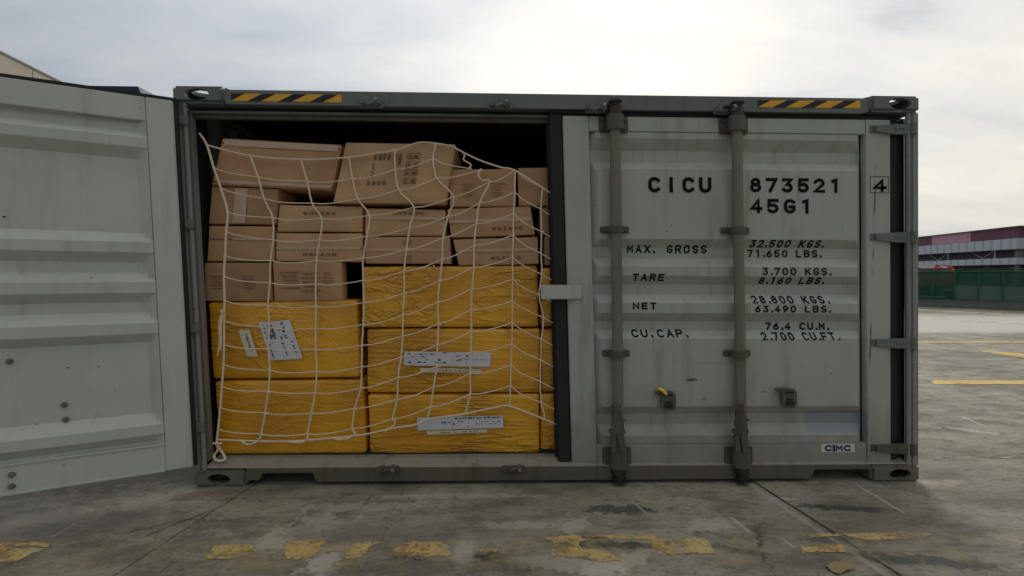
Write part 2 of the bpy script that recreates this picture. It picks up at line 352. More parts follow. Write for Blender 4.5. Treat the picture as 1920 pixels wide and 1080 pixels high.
    c = line((150, 975), (90, 1013), .008, (.40, .36, .30), .7, .004, True)
    for p, q, wd in (((1365, 965), (1412, 1003), .020), ((668, 978), (680, 960), .020), ((1180, 935), (1215, 965), .012), ((1150, 1050), (1172, 1080), .02), ((1460, 1005), (1495, 1030), .012), ((1600, 905), (1700, 965), .016), ((1770, 800), (1880, 815), .05), ((1800, 780), (1850, 800), .03)):
        c = line(p, q, wd, (.50, .48, .45), .6, .016, True)
    band = M.math('MULTIPLY', M.rng(M.math('ABSOLUTE', M.math('ADD', y, M.math('ADD', .735, M.math('MULTIPLY', wob2, .12)))), .17, .09), M.rng(M.noise(4, 6, .7), .46, .62, 0, .42))
    c = M.mix(band, c, (.40, .33, .17))
    # pale worn bands on the open yard to the right
    c = M.mix(M.math('MULTIPLY', M.rng(M.math('ADD', y, M.math('MULTIPLY', wob, 2)), 9.0, 10.2), M.rng(y, 15, 12.5), ), c, (.50, .48, .44))
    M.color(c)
    M.L.new(M.rng(n2, .3, .7, .55, .85), M.b.inputs['Roughness'])
    M.bump(M.math('ADD', M.math('MULTIPLY', n3, .7), n2), .6, .016)
    return M.m
g = MB(ident); g.add([(-900, -300, 0), (900, -300, 0), (900, 900, 0), (-900, 900, 0)], [(0, 1, 2, 3)])
ground = g.build('ground', ground_mat(), kind='structure')

def worn_paint(name, col, wear):
    M = Mat(name, .7); co = M.N.new('ShaderNodeNewGeometry').outputs['Position']; M.co = co
    n = M.noise(8, 9, .78, M.map((.5, 1, 1))); n2 = M.noise(45, 4, .7); n4 = M.noise(2.2, 3, .6)
    c = M.mix(M.rng(n4, .35, .65), col, (col[0]*.95, col[1]*.80, col[2]*.62)); c = M.mix(M.rng(n2, .50, .66, 0, .75), c, (.24, .20, .13))
    c = M.mix(M.rng(M.noise(6, 7, .72), .48, .64, 0, .8), c, (.38, .345, .25))
    M.color(c); f = M.math('ADD', n, M.math('MULTIPLY_ADD', n4, .5, -.25)); f = M.math('ADD', f, M.math('MULTIPLY_ADD', n2, .3, -.15)); M.L.new(M.rng(f, wear+.10, wear-.13, .0, .95), M.b.inputs['Alpha']); return M.m
m_yl = worn_paint('worn_yellow_road_paint', (.62, .49, .21), .59)
m_yl2 = worn_paint('yellow_road_paint', (.74, .55, .16), .68)
m_wl = worn_paint('white_road_paint', (.70, .69, .64), .62)
m_wl2 = worn_paint('faint_white_road_paint', (.50, .48, .43), .47)
def patch(poly, mat, name='painted_line', z=.004, rag=.012, label=None):
    pts = [G(*p) for p in poly]; o = []
    for i, a in enumerate(pts):
        b = pts[(i+1) % len(pts)]; n = max(1, int((b-a).length/.012)); n = min(n, 120)
        for k in range(n):
            q = a.lerp(b, k/n); o.append((q.x+(noise.noise(q*11)*1.6+noise.noise(q*37)*1.1)*rag, q.y+(noise.noise(q*13+Vector((5, 5, 5)))+noise.noise(q*41+Vector((2, 5, 5)))*.8)*rag, z))
    g = MB(ident); g.add(o, [tuple(range(len(o)))]); ob = g.build(name, mat, ground)
    if label: ob['label'] = label
    return ob
for pl in ([(-60, 1019), (100, 1018), (92, 1026), (20, 1024), (5, 1028), (84, 1030), (60, 1038), (45, 1048), (24, 1056), (-60, 1056)],
           [(400, 1025), (478, 1023), (470, 1044), (440, 1049), (385, 1049), (392, 1036)],
           [(540, 1017), (610, 1012), (600, 1042), (560, 1050), (532, 1046)],
           [(660, 1019), (722, 1017), (690, 1028), (683, 1047), (644, 1047)],
           [(744, 1022), (775, 1018), (826, 1017), (842, 1026), (843, 1044), (740, 1044), (737, 1034)],
           [(1012, 1010), (1085, 1005), (1140, 1008), (1084, 1016), (1090, 1030), (1140, 1034), (1160, 1052), (1120, 1054), (1090, 1045), (1028, 1044), (1040, 1032), (1038, 1016)],
           [(1088, 1005), (1135, 1004), (1228, 1005), (1240, 1012), (1262, 1010), (1326, 1010), (1338, 1038), (1250, 1040), (1222, 1028), (1225, 1013), (1140, 1011), (1092, 1011)],
           [(1492, 1003), (1570, 1001), (1572, 1006), (1500, 1009)], [(1504, 1024), (1578, 1020), (1586, 1035), (1506, 1037)],
           [(1578, 1001), (1690, 998), (1745, 1003), (1730, 1010), (1660, 1014), (1610, 1013)],
           [(895, 1030), (935, 1031), (930, 1037), (893, 1036)]):
    patch(pl, m_yl, label='flaking yellow paint of the broken line in front of the container')
patch([(1746, 713.5), (2100, 713.5), (2100, 720.5), (1750, 721)], m_yl2, rag=.02)
patch([(1600, 641.3), (2100, 639.2), (2100, 642.6), (1600, 643)], m_yl2, rag=.02)
patch([(1830, 657.5), (1850, 657.5), (2100, 678), (2100, 683), (1920, 670.5), (1890, 667)], m_yl2, rag=.02)
patch([(1690, 594), (1780, 597.5), (1780, 599.5), (1690, 597)], m_wl, rag=.03)
patch([(1800, 600), (2100, 613), (2100, 617), (1800, 602)], m_wl, rag=.03)
patch([(1690, 578.5), (1880, 588.2), (1880, 589.6), (1690, 580)], m_wl, rag=.03)
patch([(1880, 589.5), (2100, 597), (2100, 599), (1890, 591)], m_wl, rag=.03)
patch([(1710, 862), (2000, 853), (2000, 857), (1720, 865)], m_wl2, rag=.03)
M = Mat('dark_backing', .85); M.color(M.mix(M.noise(.5, 5), (.035, .038, .036), (.06, .06, .056)))  # dark sheet added behind the fence to hide the bright ground there
q_ = [Vector((A_.x, A_.y, .004)) for A_ in (G(1690, 572.5), G(2300, 597), G(2300, 597)+Vector((90, 40, 0)), G(1690, 572.5)+Vector((60, 110, 0)))]
g = MB(ident); g.add(q_, [(0, 1, 2, 3)]); g.build('dark_backing_apron', M.m, kind='structure')
# grit and small stones
M = Mat('grit', .9); M.color(M.mix(M.noise(9, 2), (.06, .055, .05), (.42, .40, .36))); g = MB(ident)
for i in range(900):
    q = G(random.uniform(-100, 2000), random.uniform(912, 1120)) if i < 620 else G(random.uniform(1735, 2000), random.uniform(640, 900))
    r_ = random.uniform(.0015, .0045)*(1 if random.random() < .93 else 2.2)
    vs = [(q.x+random.uniform(.6, 1.5)*r_*math.cos(a*1.2566), q.y+random.uniform(.6, 1.3)*r_*math.sin(a*1.2566), .0006) for a in range(5)]
    g.add(vs+[(q.x, q.y, r_)], [(0, 1, 5), (1, 2, 5), (2, 3, 5), (3, 4, 5), (4, 0, 5)])
g.build('grit', M.m, kind='stuff')
def scrap(name, px, py, sz, rot, mat, label, cat):
    q = G(px, py); g = MB(ident); n = 7; vs = []
    for j in range(n):
        for i in range(n):
            u, v = (i/(n-1)-.5), (j/(n-1)-.5); wv_ = 1-.5*abs(v)*(1 if u > 0 else .3)
            a, b = u*sz*wv_, v*sz*.45; vs.append((q.x+a*math.cos(rot)-b*math.sin(rot), q.y+a*math.sin(rot)+b*math.cos(rot), .006+.012*abs(math.sin(u*5+v*3))))
    g.add(vs, [(j*n+i, j*n+i+1, (j+1)*n+i+1, (j+1)*n+i) for j in range(n-1) for i in range(n-1)], True)
    o = g.build(name, mat); o['label'] = label; o['category'] = cat
M = Mat('dry_leaf', .8); M.color(M.mix(M.noise(12, 4), (.36, .29, .16), (.22, .16, .08)))
scrap('dry_leaf', 1576, 1066, .16, .3, M.m, 'crumpled tan leaf on the concrete near the bottom edge, beside the long dark joint', 'leaf')

# ------------------------------------------------------------------ profile of the pressed door panel
BR_R = [(2.624, 0), (2.580, 0), (2.500, 1), (2.415, 1), (2.355, 0), (1.838, 0), (1.775, 1), (1.695, 1), (1.632, 0), (1.562, 0), (1.498, 1), (1.420, 1), (1.357, 0),
        (1.283, 0), (1.215, 1), (1.146, 1), (1.090, 0), (.575, 0), (.505, 1), (.425, 1), (.350, 0), (.290, 0)]
BR_L = [(2.602, 0), (2.535, 0), (2.485, 1), (2.420, 1), (2.348, 0), (1.842, 0), (1.777, 1), (1.708, 1), (1.640, 0), (1.571, 0), (1.505, 1), (1.433, 1), (1.368, 0),
        (1.299, 0), (1.226, 1), (1.154, 1), (1.091, 0), (.594, 0), (.518, 1), (.451, 1), (.392, 0), (.375, 0)]
PD = .048
def prof(br, z):
    if z >= br[0][0]: return br[0][1]
    for (z0, a), (z1, b) in zip(br, br[1:]):
        if z >= z1: return b + (a-b)*(z-z1)/(z0-z1)
    return br[-1][1]
def panel_mesh(mb, br, x0, x1, fy, ramp=.055, thick=.004):
    zs = [b[0] for b in br]; zz = []
    for a, b in zip(zs, zs[1:]):
        zz += [a - (a-b)*k/4 for k in range(4)]
    zz.append(zs[-1]); xs = [x0, x0+ramp*.25, x0+ramp*.6, x0+ramp] + [x0+ramp+(x1-x0-2*ramp)*k/24 for k in range(1, 24)] + [x1-ramp, x1-ramp*.6, x1-ramp*.25, x1]
    def q(x): return max(0, 1-min(x-x0, x1-x)/ramp)
    vs = []; nx = len(xs)
    for off in (0, thick):
        for z in zz:
            for x in xs:
                p = max(prof(br, z), q(x)); vs.append((x, fy(p*PD)+off + .0016*noise.noise(Vector((x*1.6, z*1.2, 1))), z))
    fs = []; n = nx*len(zz)
    for j in range(len(zz)-1):
        for i in range(nx-1):
            a = j*nx+i; fs += [(a, a+1, a+1+nx, a+nx), (n+a, n+a+nx, n+a+1+nx, n+a+1)]
    mb.add(vs, fs, True)

# ------------------------------------------------------------------ the container
YD = .04
cont = empty('shipping_container', (0, 0, 0), 'grey steel shipping container with its left door swung open on a load of boxes', 'shipping container')
BASE = .045
# corner castings
def casting(x0, x1, z0, z1, y0, y1, up, mat):
    g = MB(ident); g.box((x0, y0, z0), (x1, y1, z1), .020); o = g.build('corner_casting', mat, cont)
    cuts = []
    t = .026
    c = MB(ident); c.box((x0+t*1.6, y0+t, z0+t), (x1-t*1.6, y1-t, z1-t)); cuts.append(c)
    cx, cz, cy = (x0+x1)/2, (z0+z1)/2, (y0+y1)/2
    hx = cx + (-.005 if x0 < 1 else .03)
    c = MB(ident); n = 24; pl = [(hx+.088*math.cos(2*math.pi*i/n)*(1 if abs(math.cos(2*math.pi*i/n)) < .8 else .96), cz-.002+.040*math.sin(2*math.pi*i/n)) for i in range(n)]
    c.prism(pl, y0-.05, y0+t*1.5); cuts.append(c)
    zz = (z1-t*1.5, z1+.05) if up else (z0-.05, z0+t*1.5)
    c = MB(ident); pl = [(cx+.095*math.cos(2*math.pi*i/n), cy+.062*math.sin(2*math.pi*i/n)) for i in range(n)]
    c.add([(a, b, zz[0]) for a, b in pl]+[(a, b, zz[1]) for a, b in pl], [tuple(range(n)), tuple(reversed(range(n, 2*n)))]+[(i, i+n, (i+1) % n+n, (i+1) % n) for i in range(n)]); cuts.append(c)
    tmp = []
    for c in cuts:
        co = c.build('cut', mat); md = o.modifiers.new('b', 'BOOLEAN'); md.operation = 'DIFFERENCE'; md.solver = 'EXACT'; md.object = co; tmp.append(co)
    bpy.context.view_layer.update(); dg = bpy.context.evaluated_depsgraph_get()
    me = bpy.data.meshes.new_from_object(o.evaluated_get(dg)); o.modifiers.clear(); o.data = me
    for c in tmp: bpy.data.objects.remove(c)
    for v in me.vertices: v.co = lean(v.co)
    me.materials.clear(); me.materials.append(mat)
    for p in me.polygons: p.use_smooth = False
    return o
TZ = 2.782
casting(0, .365, TZ, H, 0, .20, True, m_frame); casting(W-.375, W, TZ+.004, H, 0, .20, True, m_frame)
casting(0, .385, 0, .118, 0, .20, False, m_cast); casting(W-.38, W, 0, .128, 0, .20, False, m_cast)
casting(0, .365, TZ, H, 11.9, 12.1, True, m_frame); casting(W-.375, W, TZ, H, 11.9, 12.1, True, m_frame)
casting(0, .385, 0, .118, 11.9, 12.1, False, m_cast); casting(W-.38, W, 0, .128, 11.9, 12.1, False, m_cast)
# header beam with its sloped ends, rain lip and inner rail
g = MB(); zt0 = 2.884; zt1 = 2.872
g.prism([(.362, TZ+.002), (.40, 2.783), (5.03, 2.777), (W-.378, TZ+.006), (W-.378, H-.006), (5.03, 2.886), (.40, 2.884), (.366, H-.006)], .022, .16)
g.box((.06, .075, 2.735), (W-.06, .19, 2.752)); g.build('header_beam', m_frame, cont)
g = MB(); g.box((.03, .10, 2.705), (W-.03, .13, 2.733)); g.build('header_lip', m_sill, cont)
# sill
g = MB()
g.prism([(.385, .046), (.475, .046), (.475, .052), (.50, .098), (.865, .098), (.885, .046), (.90, .030), (4.60, .030), (4.615, .046), (4.635, .098), (5.03, .098), (5.045, .100), (W-.382, .100), (W-.382, .132), (.385, .132)], .012, .20)
g.build('sill_beam', m_sill, cont)
g = MB(); xs = [.09+(W-.18)*i/90 for i in range(91)]
vs = []; 
for x in xs:
    n_ = .004*noise.noise(Vector((x*3, 0, 0)))
    vs += [(x, .016, .1335), (x, .022, .139+n_), (x, .11, .166+n_), (x, .165, .170)]
g.add(vs, [(4*i+k, 4*i+4+k, 4*i+5+k, 4*i+1+k) for i in range(90) for k in range(3)]); g.build('sill_tread', m_sillt, cont)
# posts
def post(x0, x1, sgn):
    g = MB(); g.box((x0, .015, .118), (x1, .075, TZ+.004), .008)
    xi = x1 if sgn > 0 else x0
    g.tube([(xi+.018*sgn, .030, .118), (xi+.018*sgn, .030, TZ)], .016, 10)
    g.box((xi, .045, .118), (xi+.016*sgn, .062, TZ-.03)); g.box((xi-.001*sgn, .080, .16), (xi+.022*sgn, .135, TZ-.04), .004)
    g.build('corner_post', m_post, cont)
    g = MB(); g.box((x0+.002, .137, .118), (x1-.002, .30, TZ-.002)); g.build('post_shade_strip', m_int, cont)  # separate dark strip paints in the shade behind the post
post(0, .052, 1); post(W-.055, W, -1)
# shell: roof, side walls, front wall, floor
def corr_wall(x, s, name):
    g = MB(); vs = []; per = .278; n = int(11.6/per); ys = []
    for i in range(n):
        y0_ = .30+i*per; ys += [(y0_, 0), (y0_+.070, 0), (y0_+.138, 1), (y0_+.208, 1)]
    ys.append((.30+n*per, 0))
    for y_, d in ys: vs += [(x+s*.036*d, y_, .13), (x+s*.036*d, y_, TZ+.04)]
    g.add(vs, [(2*i, 2*i+2, 2*i+3, 2*i+1) for i in range(len(ys)-1)])
    g.build(name, m_int if False else m_frame, cont)
corr_wall(.006, 1, 'side_wall'); corr_wall(W-.006, -1, 'side_wall')
g = MB(); g.box((0, .20, .12), (.06, 11.9, .20)); g.box((W-.06, .20, .12), (W, 11.9, .20)); g.box((0, .20, TZ+.03), (.06, 11.9, TZ+.09)); g.box((W-.06, .20, TZ+.03), (W, 11.9, TZ+.09)); g.build('side_rail', m_frame, cont)
g = MB(); ys = []
for i in range(42): ys += [(.165+i*.278, 0), (.165+i*.278+.10, 0), (.165+i*.278+.14, 1), (.165+i*.278+.24, 1)]
vs = []
for y_, d in ys: vs += [(.02, y_, TZ+.08-.02*d), (W-.02, y_, TZ+.08-.02*d)]
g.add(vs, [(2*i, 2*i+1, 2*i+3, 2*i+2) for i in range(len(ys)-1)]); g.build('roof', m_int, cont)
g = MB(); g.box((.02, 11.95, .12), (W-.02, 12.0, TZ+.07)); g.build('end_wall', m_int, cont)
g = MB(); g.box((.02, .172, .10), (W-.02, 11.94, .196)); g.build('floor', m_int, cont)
# hazard stickers on the header
def hazard(px0, px1, py0, py1, slant, name='hazard_sticker'):
    xa, za = P(px0, py0[0], .019); xb, zb = P(px1, py1[0], .019); _, zc_ = P(px0, py0[1], .019); _, zd = P(px1, py1[1], .019)
    def at(u, v): return (xa+(xb-xa)*u, .019, (za*(1-u)+zb*u)*(1-v)+(zc_*(1-u)+zd*u)*v)
    g = MB(); g.add([at(0, 0), at(1, 0), at(1, 1), at(0, 1)], [(0, 1, 2, 3)]); o = g.build(name, m_syl, cont)
    g = MB(); per = 1/3.55; sl_ = .14
    for k in range(4):
        u0_ = k*per; u1 = u0_+per*.5
        q = [(max(0, min(1, a)), b) for a, b in ((u0_+.0, 0), (u1-.02, 0), (u1-sl_-.02, 1), (u0_-sl_, 1))] if k else [(0, 0), (.125, 0), (0, .95)]
        vs = [(at(a, b)[0], .0175, at(a, b)[2]) for a, b in q]; g.add(vs, [tuple(range(len(vs)))])
    g.build('stripe', m_sbk, o)
hazard(433, 640, (175, 189), (178, 192), 1); hazard(1421, 1613, (188, 201), (189, 203), 1)
# cam keepers
def keeper(px, py, top=True):
    g = MB(); x, z = P(px, py, -.01); y = .021 if top else .011
    g.box((x-.085, y-.012, z-.028), (x+.085, y, z+.020), .005)
    g.box((x-.075, y-.062, z-.022), (x-.040, y-.008, z+.026), .010); g.box((x+.025, y-.066, z-.024), (x+.065, y-.008, z+.038), .012)
    g.tube([(x-.03, y-.03, z-.010), (x+.05, y-.03, z+.016)], .010)
    o = g.build('cam_keeper', m_frame if top else m_sill, cont)
    g = MB(); g.tube([(x+.045, y-.068, z+.014), (x+.045, y-.076, z+.014)], .012, 10); g.build('bolt_and_glint', m_glint, o)  # pale disc added to stand for the highlight on the keeper
for p in ((695, 193), (938, 196), (1120, 203), (1362, 206)): keeper(*p)
for p in ((727, 880), (963, 879)): keeper(*p, top=False)

# ------------------------------------------------------------------ right-hand door
DX0, DX1, DZ0, DZ1 = 2.793, 5.256, .131, 2.738
SX0, SX1 = 2.985, 5.062
g = MB()
g.box((DX0, YD, DZ0), (SX0, YD+.05, DZ1), .006); g.box((SX1, YD, DZ0), (DX1, YD+.05, DZ1), .006)
g.box((SX0-.001, YD+.002, 2.628), (SX1+.001, YD+.048, DZ1-.001), .004); g.box((SX0-.001, YD+.002, DZ0+.001), (SX1+.001, YD+.048, .287), .004)
panel_mesh(g, BR_R, SX0+.003, SX1-.003, lambda d: YD+.005+d)
door = g.build('door', m_door, cont, sharp=9, label='closed right door carrying black lettering and two lock rods')
# rubber seal around it
g = MB()
g.box((2.690, YD+.012, .128), (DX0-.002, YD+.062, 2.788), .010); g.box((DX1+.002, YD+.022, .128), (5.330, YD+.060, 2.760), .01)
g.box((DX0, YD+.016, DZ1+.002), (DX1, YD+.060, 2.774), .006); g.box((2.70, YD-.004, DZ1+.016), (3.04, YD+.012, 2.774), .006); g.box((DX0, YD+.020, .100), (DX1, YD+.060, DZ0-.002), .006)
g.box((2.675, YD+.064, .14), (2.75, YD+.078, 2.76), .004); g.box((5.331, YD+.04, .128), (5.394, YD+.06, 2.76))
g.build('rubber_seal', m_rub, door)
# hinges
for py in (241, 444, 643, 841):
    _, z = P(1680, py, .02); g = MB(); xa = 5.125; xb = W-.012
    g.prism([(xa, z-.022), (xa+.06, z-.030), (xb-.16, z-.042), (xb-.02, z-.042), (xb-.02, z+.034), (xb-.16, z+.034), (xa+.06, z+.022), (xa, z+.020)], YD-.022, YD-.004)
    g.tube([(xb-.035, .018, z-.044), (xb-.035, .018, z+.038)], .027, 12)
    g.box((xa-.03, YD-.004, z-.028), (xa+.20, YD, z+.026)); g.tube([(xa+.15, YD-.024, z-.002), (xb-.09, YD-.024, z+.002)], .005, 6)
    g.build('hinge', m_brk if py > 800 else m_frame, door)
# lock rods with their brackets, sleeves, cams
for px_t, px_b in ((1153, 1160), (1381, 1391)):
    yb = -.012; xt, zt = P(px_t, 205, yb); xb_, zb = P(px_b, 870, yb); xm = (xt+xb_)/2
    fx = lambda z: xb_+(xt-xb_)*(z-zb)/(zt-zb)
    g = MB(); g.tube([(fx(.12), yb, .12), (fx(1.4), yb, 1.4), (fx(2.72), yb, 2.72)], .040, 14, ry=.024); rod = g.build('lock_rod', m_bar, door)
    def br(z0, z1, wd, sleeve, name='rod_bracket'):
        g = MB(); zc2 = (z0+z1)/2; x = fx(zc2)
        g.box((x-wd, YD-.012, z0), (x+wd, YD, z1), .006)
        g.tube([(x, yb, z0+(0 if not sleeve else .006)), (x, yb, z1-(0 if not sleeve else .004))], .053 if not sleeve else .064, 14, ry=.040)
        g.box((x-.062, yb, z0+.004), (x+.062, YD-.004, z1-.004))
        for sx in (-1, 1):
            for zz_ in ((zc2,) if not sleeve else (z0+.025, z1-.025)): g.tube([(x+sx*wd*.78, YD-.020, zz_), (x+sx*wd*.78, YD-.010, zz_)], .012, 8)
        g.build(name, m_brk, rod)
    br(P(1140, 249, YD)[1], P(1140, 219, YD)[1], .108, True); br(P(1140, 437, YD)[1], P(1140, 425, YD)[1], .108, False)
    br(P(1140, 668, YD)[1], P(1140, 656, YD)[1], .104, False); br(P(1140, 873, YD)[1], P(1140, 838, YD)[1], .108, True)
    g = MB(); z = 2.735; x = fx(z)
    g.tube([(x, yb, z-.02), (x, yb, z+.055)], .052, 14, ry=.034); g.box((x-.035, yb-.03, z+.055), (x+.03, yb+.025, z+.075), .006); g.box((x-.045, yb-.042, z+.072), (x+.045, yb+.02, z+.098), .010)
    g.box((x-.10, yb-.030, z+.045), (x-.02, yb+.01, z+.068), .01)
    g.build('locking_cam', m_steel, rod); g = MB(); z = .118; x = fx(z)
    g.tube([(x, yb, z+.02), (x, yb, z-.03), (x, yb, z-.04)], [.056, .056, .04], 14, ry=.034)
    g.tube([(x+.005, yb, z-.04), (x+.005, yb, z-.082)], .036, 12, ry=.028); g.box((x-.05, yb-.035, z-.072), (x+.055, yb+.02, z-.058), .006); g.box((x-.048, yb-.04, z-.094), (x+.058, yb+.015, z-.079), .006)
    g.build('locking_cam', m_steel, rod)
    # handle: hub on the rod and lever hanging down along it
    xh, zh = P(px_b-5, 762, yb-.04); g = MB()
    n = 14
    for rr, yy in ((.040, yb-.048),): g.tube([(xh, yy, zh+.018), (xh, yy+.001, zh-.030)], .036, 12, ry=.014)
    g.box((xh-.034, yb-.050, zh-.115), (xh+.036, yb-.034, zh+.008), .006)
    g.prism([(xh-.022, zh-.02), (xh+.026, zh-.02), (xh+.052, zh-.13), (xh+.05, zh-.20), (xh+.062, zh-.34), (xh+.020, zh-.34), (xh-.006, zh-.20), (xh-.044, zh-.14)], yb-.058, yb-.042)
    g.box((xh-.045, yb-.054, zh-.34), (xh-.004, yb-.040, zh-.19), .005); g.box((xh-.055, yb-.062, zh-.20), (xh+.06, yb-.03, zh-.165), .005)
    g.tube([(xh+.004, yb-.062, zh-.010), (xh+.004, yb-.050, zh-.010)], .014, 10)
    g.tube([(xh+.055, yb-.066, zh-.095), (xh+.055, yb-.052, zh-.095)], .009, 8)
    g.build('rod_handle', m_brk, rod)
# handle retainers (hasps) with a yellow seal on the first
for i, (px, py) in enumerate(((1253, 750), (1480, 745))):
    x, z = P(px, py, YD-.03); g = MB()
    for a in (0,):
        g.prism([(x-.040, z-.082), (x+.040, z-.082), (x+.056, z-.062), (x+.056, z+.040), (x+.036, z+.064), (x-.030, z+.068), (x-.056, z+.05), (x-.056, z-.055)], YD-.034, YD-.020)
    g.box((x-.045, YD-.022, z-.060), (x+.045, YD+.004, z+.052), .006)
    g.prism([(x-.10, z+.062), (x-.045, z+.072), (x-.02, z+.055), (x-.05, z+.035), (x-.09, z+.040)], YD-.026, YD-.014)
    o = g.build('handle_catch', m_brk, door)
    g = MB(); g.box((x-.026, YD-.037, z-.022), (x+.030, YD-.0345, z-.008)); g.prism([(x-.030, z-.060), (x+.034, z-.060), (x+.036, z-.030), (x-.032, z-.030)], YD-.037, YD-.0345)
    g.box((x-.034, YD-.0365, z+.030), (x+.034, YD-.0345, z+.044)); g.build('slot', m_sbk, o)
    if i == 0:
        M = Mat('yellow_seal_plastic', .35); M.color((.85, .62, .05)); sx_, sz_ = P(1237, 729, YD-.04); ex, ez = P(1249, 738, YD-.04)
        g = MB(); g.tube([(sx_-.012, YD-.042, sz_+.004), ((sx_+ex)/2, YD-.046, (sz_+ez)/2+.004), (ex, YD-.040, ez-.004)], [.010, .014, .012], 10)
        s_ = g.build('security_seal', M.m, o); s_['label'] = 'bright yellow seal through the catch'
# bent latch plate riding over the seal
x0_, z1_ = P(1014, 534, -.01); x1_, z0_ = P(1090, 561, -.01)
g = MB(); g.box((x0_, -.012, z0_), (x0_+.225, -.002, z1_), .003); g.prism([(0, 0)], 0, 0) if False else None
g.add([(x0_+.222, -.012, z0_+.002), (x0_+.222, -.012, z1_-.002), (x0_+.25, .022, z0_+.002), (x0_+.25, .022, z1_-.002), (x0_+.222, -.002, z0_+.002), (x0_+.222, -.002, z1_-.002), (x0_+.243, .030, z0_+.002), (x0_+.243, .030, z1_-.002)],
      [(0, 2, 3, 1), (4, 5, 7, 6), (0, 4, 6, 2), (1, 3, 7, 5)])
g.box((x0_+.245, .022, z0_+.002), (x1_+.01, .038, z1_-.002), .003); g.build('latch_plate', m_plate, door)

# ------------------------------------------------------------------ stencil lettering (own stroke alphabet)
def arc(cx, cy, rx, ry, a0, a1, n=9): return [(cx+rx*math.cos(R(a0+(a1-a0)*i/n)), cy+ry*math.sin(R(a0+(a1-a0)*i/n))) for i in range(n+1)]
GL = {
 'A': [[(0, 0), (.5, 1), (1, 0)], [(.2, .34), (.8, .34)]], 'B': [[(0, 0), (0, 1), (.6, 1)]+arc(.6, .765, .36, .235, 90, -90)+[(0, .53)], [(.6, .53)]+arc(.62, .265, .38, .265, 90, -90)+[(0, 0)]],
 'C': [arc(.55, .68, .5, .32, 35, 180)+arc(.55, .32, .5, .32, 180, 325)], 'D': [[(0, 0), (0, 1), (.45, 1)]+arc(.45, .5, .55, .5, 90, -90)+[(0, 0)]],
 'E': [[(1, 1), (0, 1), (0, 0), (1, 0)], [(0, .52), (.8, .52)]], 'F': [[(1, 1), (0, 1), (0, 0)], [(0, .5), (.8, .5)]],
 'G': [arc(.55, .68, .48, .32, 35, 180)+arc(.55, .32, .48, .32, 180, 360)[:-1]+[(1.0, .44), (.55, .44)]], 'I': [[(.5, 0), (.5, 1)]], 'K': [[(0, 0), (0, 1)], [(.95, 1), (.08, .42)], [(.35, .58), (1, 0)]],
 'L': [[(0, 1), (0, 0), (.9, 0)]], 'M': [[(0, 0), (0, 1), (.5, .35), (1, 1), (1, 0)]], 'N': [[(0, 0), (0, 1), (1, 0), (1, 1)]], 'O': [arc(.5, .65, .5, .35, 0, 180)+arc(.5, .35, .5, .35, 180, 360)+[(1, .65)]],
 'P': [[(0, 0), (0, 1), (.6, 1)]+arc(.6, .74, .4, .26, 90, -90)+[(0, .48)]], 'R': [[(0, 0), (0, 1), (.6, 1)]+arc(.6, .75, .4, .25, 90, -90)+[(0, .5)], [(.5, .46), (1, 0)]],
 'S': [arc(.5, .74, .46, .26, 30, 180)+arc(.5, .74, .46, .24, 180, 270, 5)[1:]+arc(.5, .26, .48, .24, 90, 0, 5)[1:]+arc(.5, .26, .48, .26, 0, -150)[1:]],
 'T': [[(0, 1), (1, 1)], [(.5, .95), (.5, 0)]], 'U': [[(0, 1), (0, .35)]+arc(.5, .35, .5, .35, 180, 360)+[(1, 1)]], 'X': [[(0, 0), (1, 1)], [(0, 1), (1, 0)]], 'Z': [[(0, 1), (1, 1), (0, 0), (1, 0)]],
 'V': [[(0, 1), (.5, 0), (1, 1)]], 'H': [[(0, 0), (0, 1)], [(1, 0), (1, 1)], [(0, .5), (1, .5)]],
 '0': [arc(.5, .65, .45, .35, 0, 180)+arc(.5, .35, .45, .35, 180, 360)+[(.95, .65)]], '1': [[(.25, .9), (.6, 1), (.6, 0)]], '2': [arc(.5, .72, .46, .28, 160, -40)+[(.02, 0), (1, 0)]],
 '3': [[(.05, 1), (.92, 1), (.45, .58)]+arc(.47, .29, .47, .29, 80, -150)], '4': [[(.72, 0), (.72, 1), (0, .28), (1, .28)]], '5': [[(.95, 1), (.1, 1), (.06, .52), (.4, .60)]+arc(.48, .30, .47, .30, 75, -150)],
 '6': [[(.75, 1), (.15, .55)]+arc(.5, .30, .45, .30, 160, -200, 16)], '7': [[(0, 1), (1, 1), (.35, 0)]], '8': [arc(.5, .76, .38, .24, 0, 360, 16), arc(.5, .27, .46, .27, 0, 360, 16)], '9': [[(.25, 0), (.85, .45)]+arc(.5, .70, .45, .30, -20, 340, 16)],
 '.': [[(.15, 0), (.15, .10)]],
}
def strip(pts, t):
    """a mitred ribbon of width t along 2D points"""
    P2 = [Vector(p) for p in pts]; P2 = [p for i, p in enumerate(P2) if i == 0 or (p-P2[i-1]).length > 1e-5]
    if len(P2) < 2: return [], []
    L_, R_ = [], []; closed = (P2[0]-P2[-1]).length < t*.2
    for i, p in enumerate(P2):
        a = (P2[i]-P2[i-1]).normalized() if i else ((P2[-1]-P2[-2]).normalized() if closed else None)
        b = (P2[i+1]-P2[i]).normalized() if i < len(P2)-1 else ((P2[1]-P2[0]).normalized() if closed else None)
        a = a or b; b = b or a; na = Vector((-a.y, a.x)); nb = Vector((-b.y, b.x)); m_ = na+nb
        if m_.length < .2: m_ = na
        m_.normalize(); k_ = min(1.9, 1/max(.35, m_.dot(na))); e_ = Vector((0, 0))
        if not closed and i == 0: e_ = -a*t*.5
        if not closed and i == len(P2)-1: e_ = a*t*.5
        L_.append(p+e_+m_*t*.5*k_); R_.append(p+e_-m_*t*.5*k_)
    n = len(P2); return L_+R_, [(i, i+1, n+i+1, n+i) for i in range(n-1)]
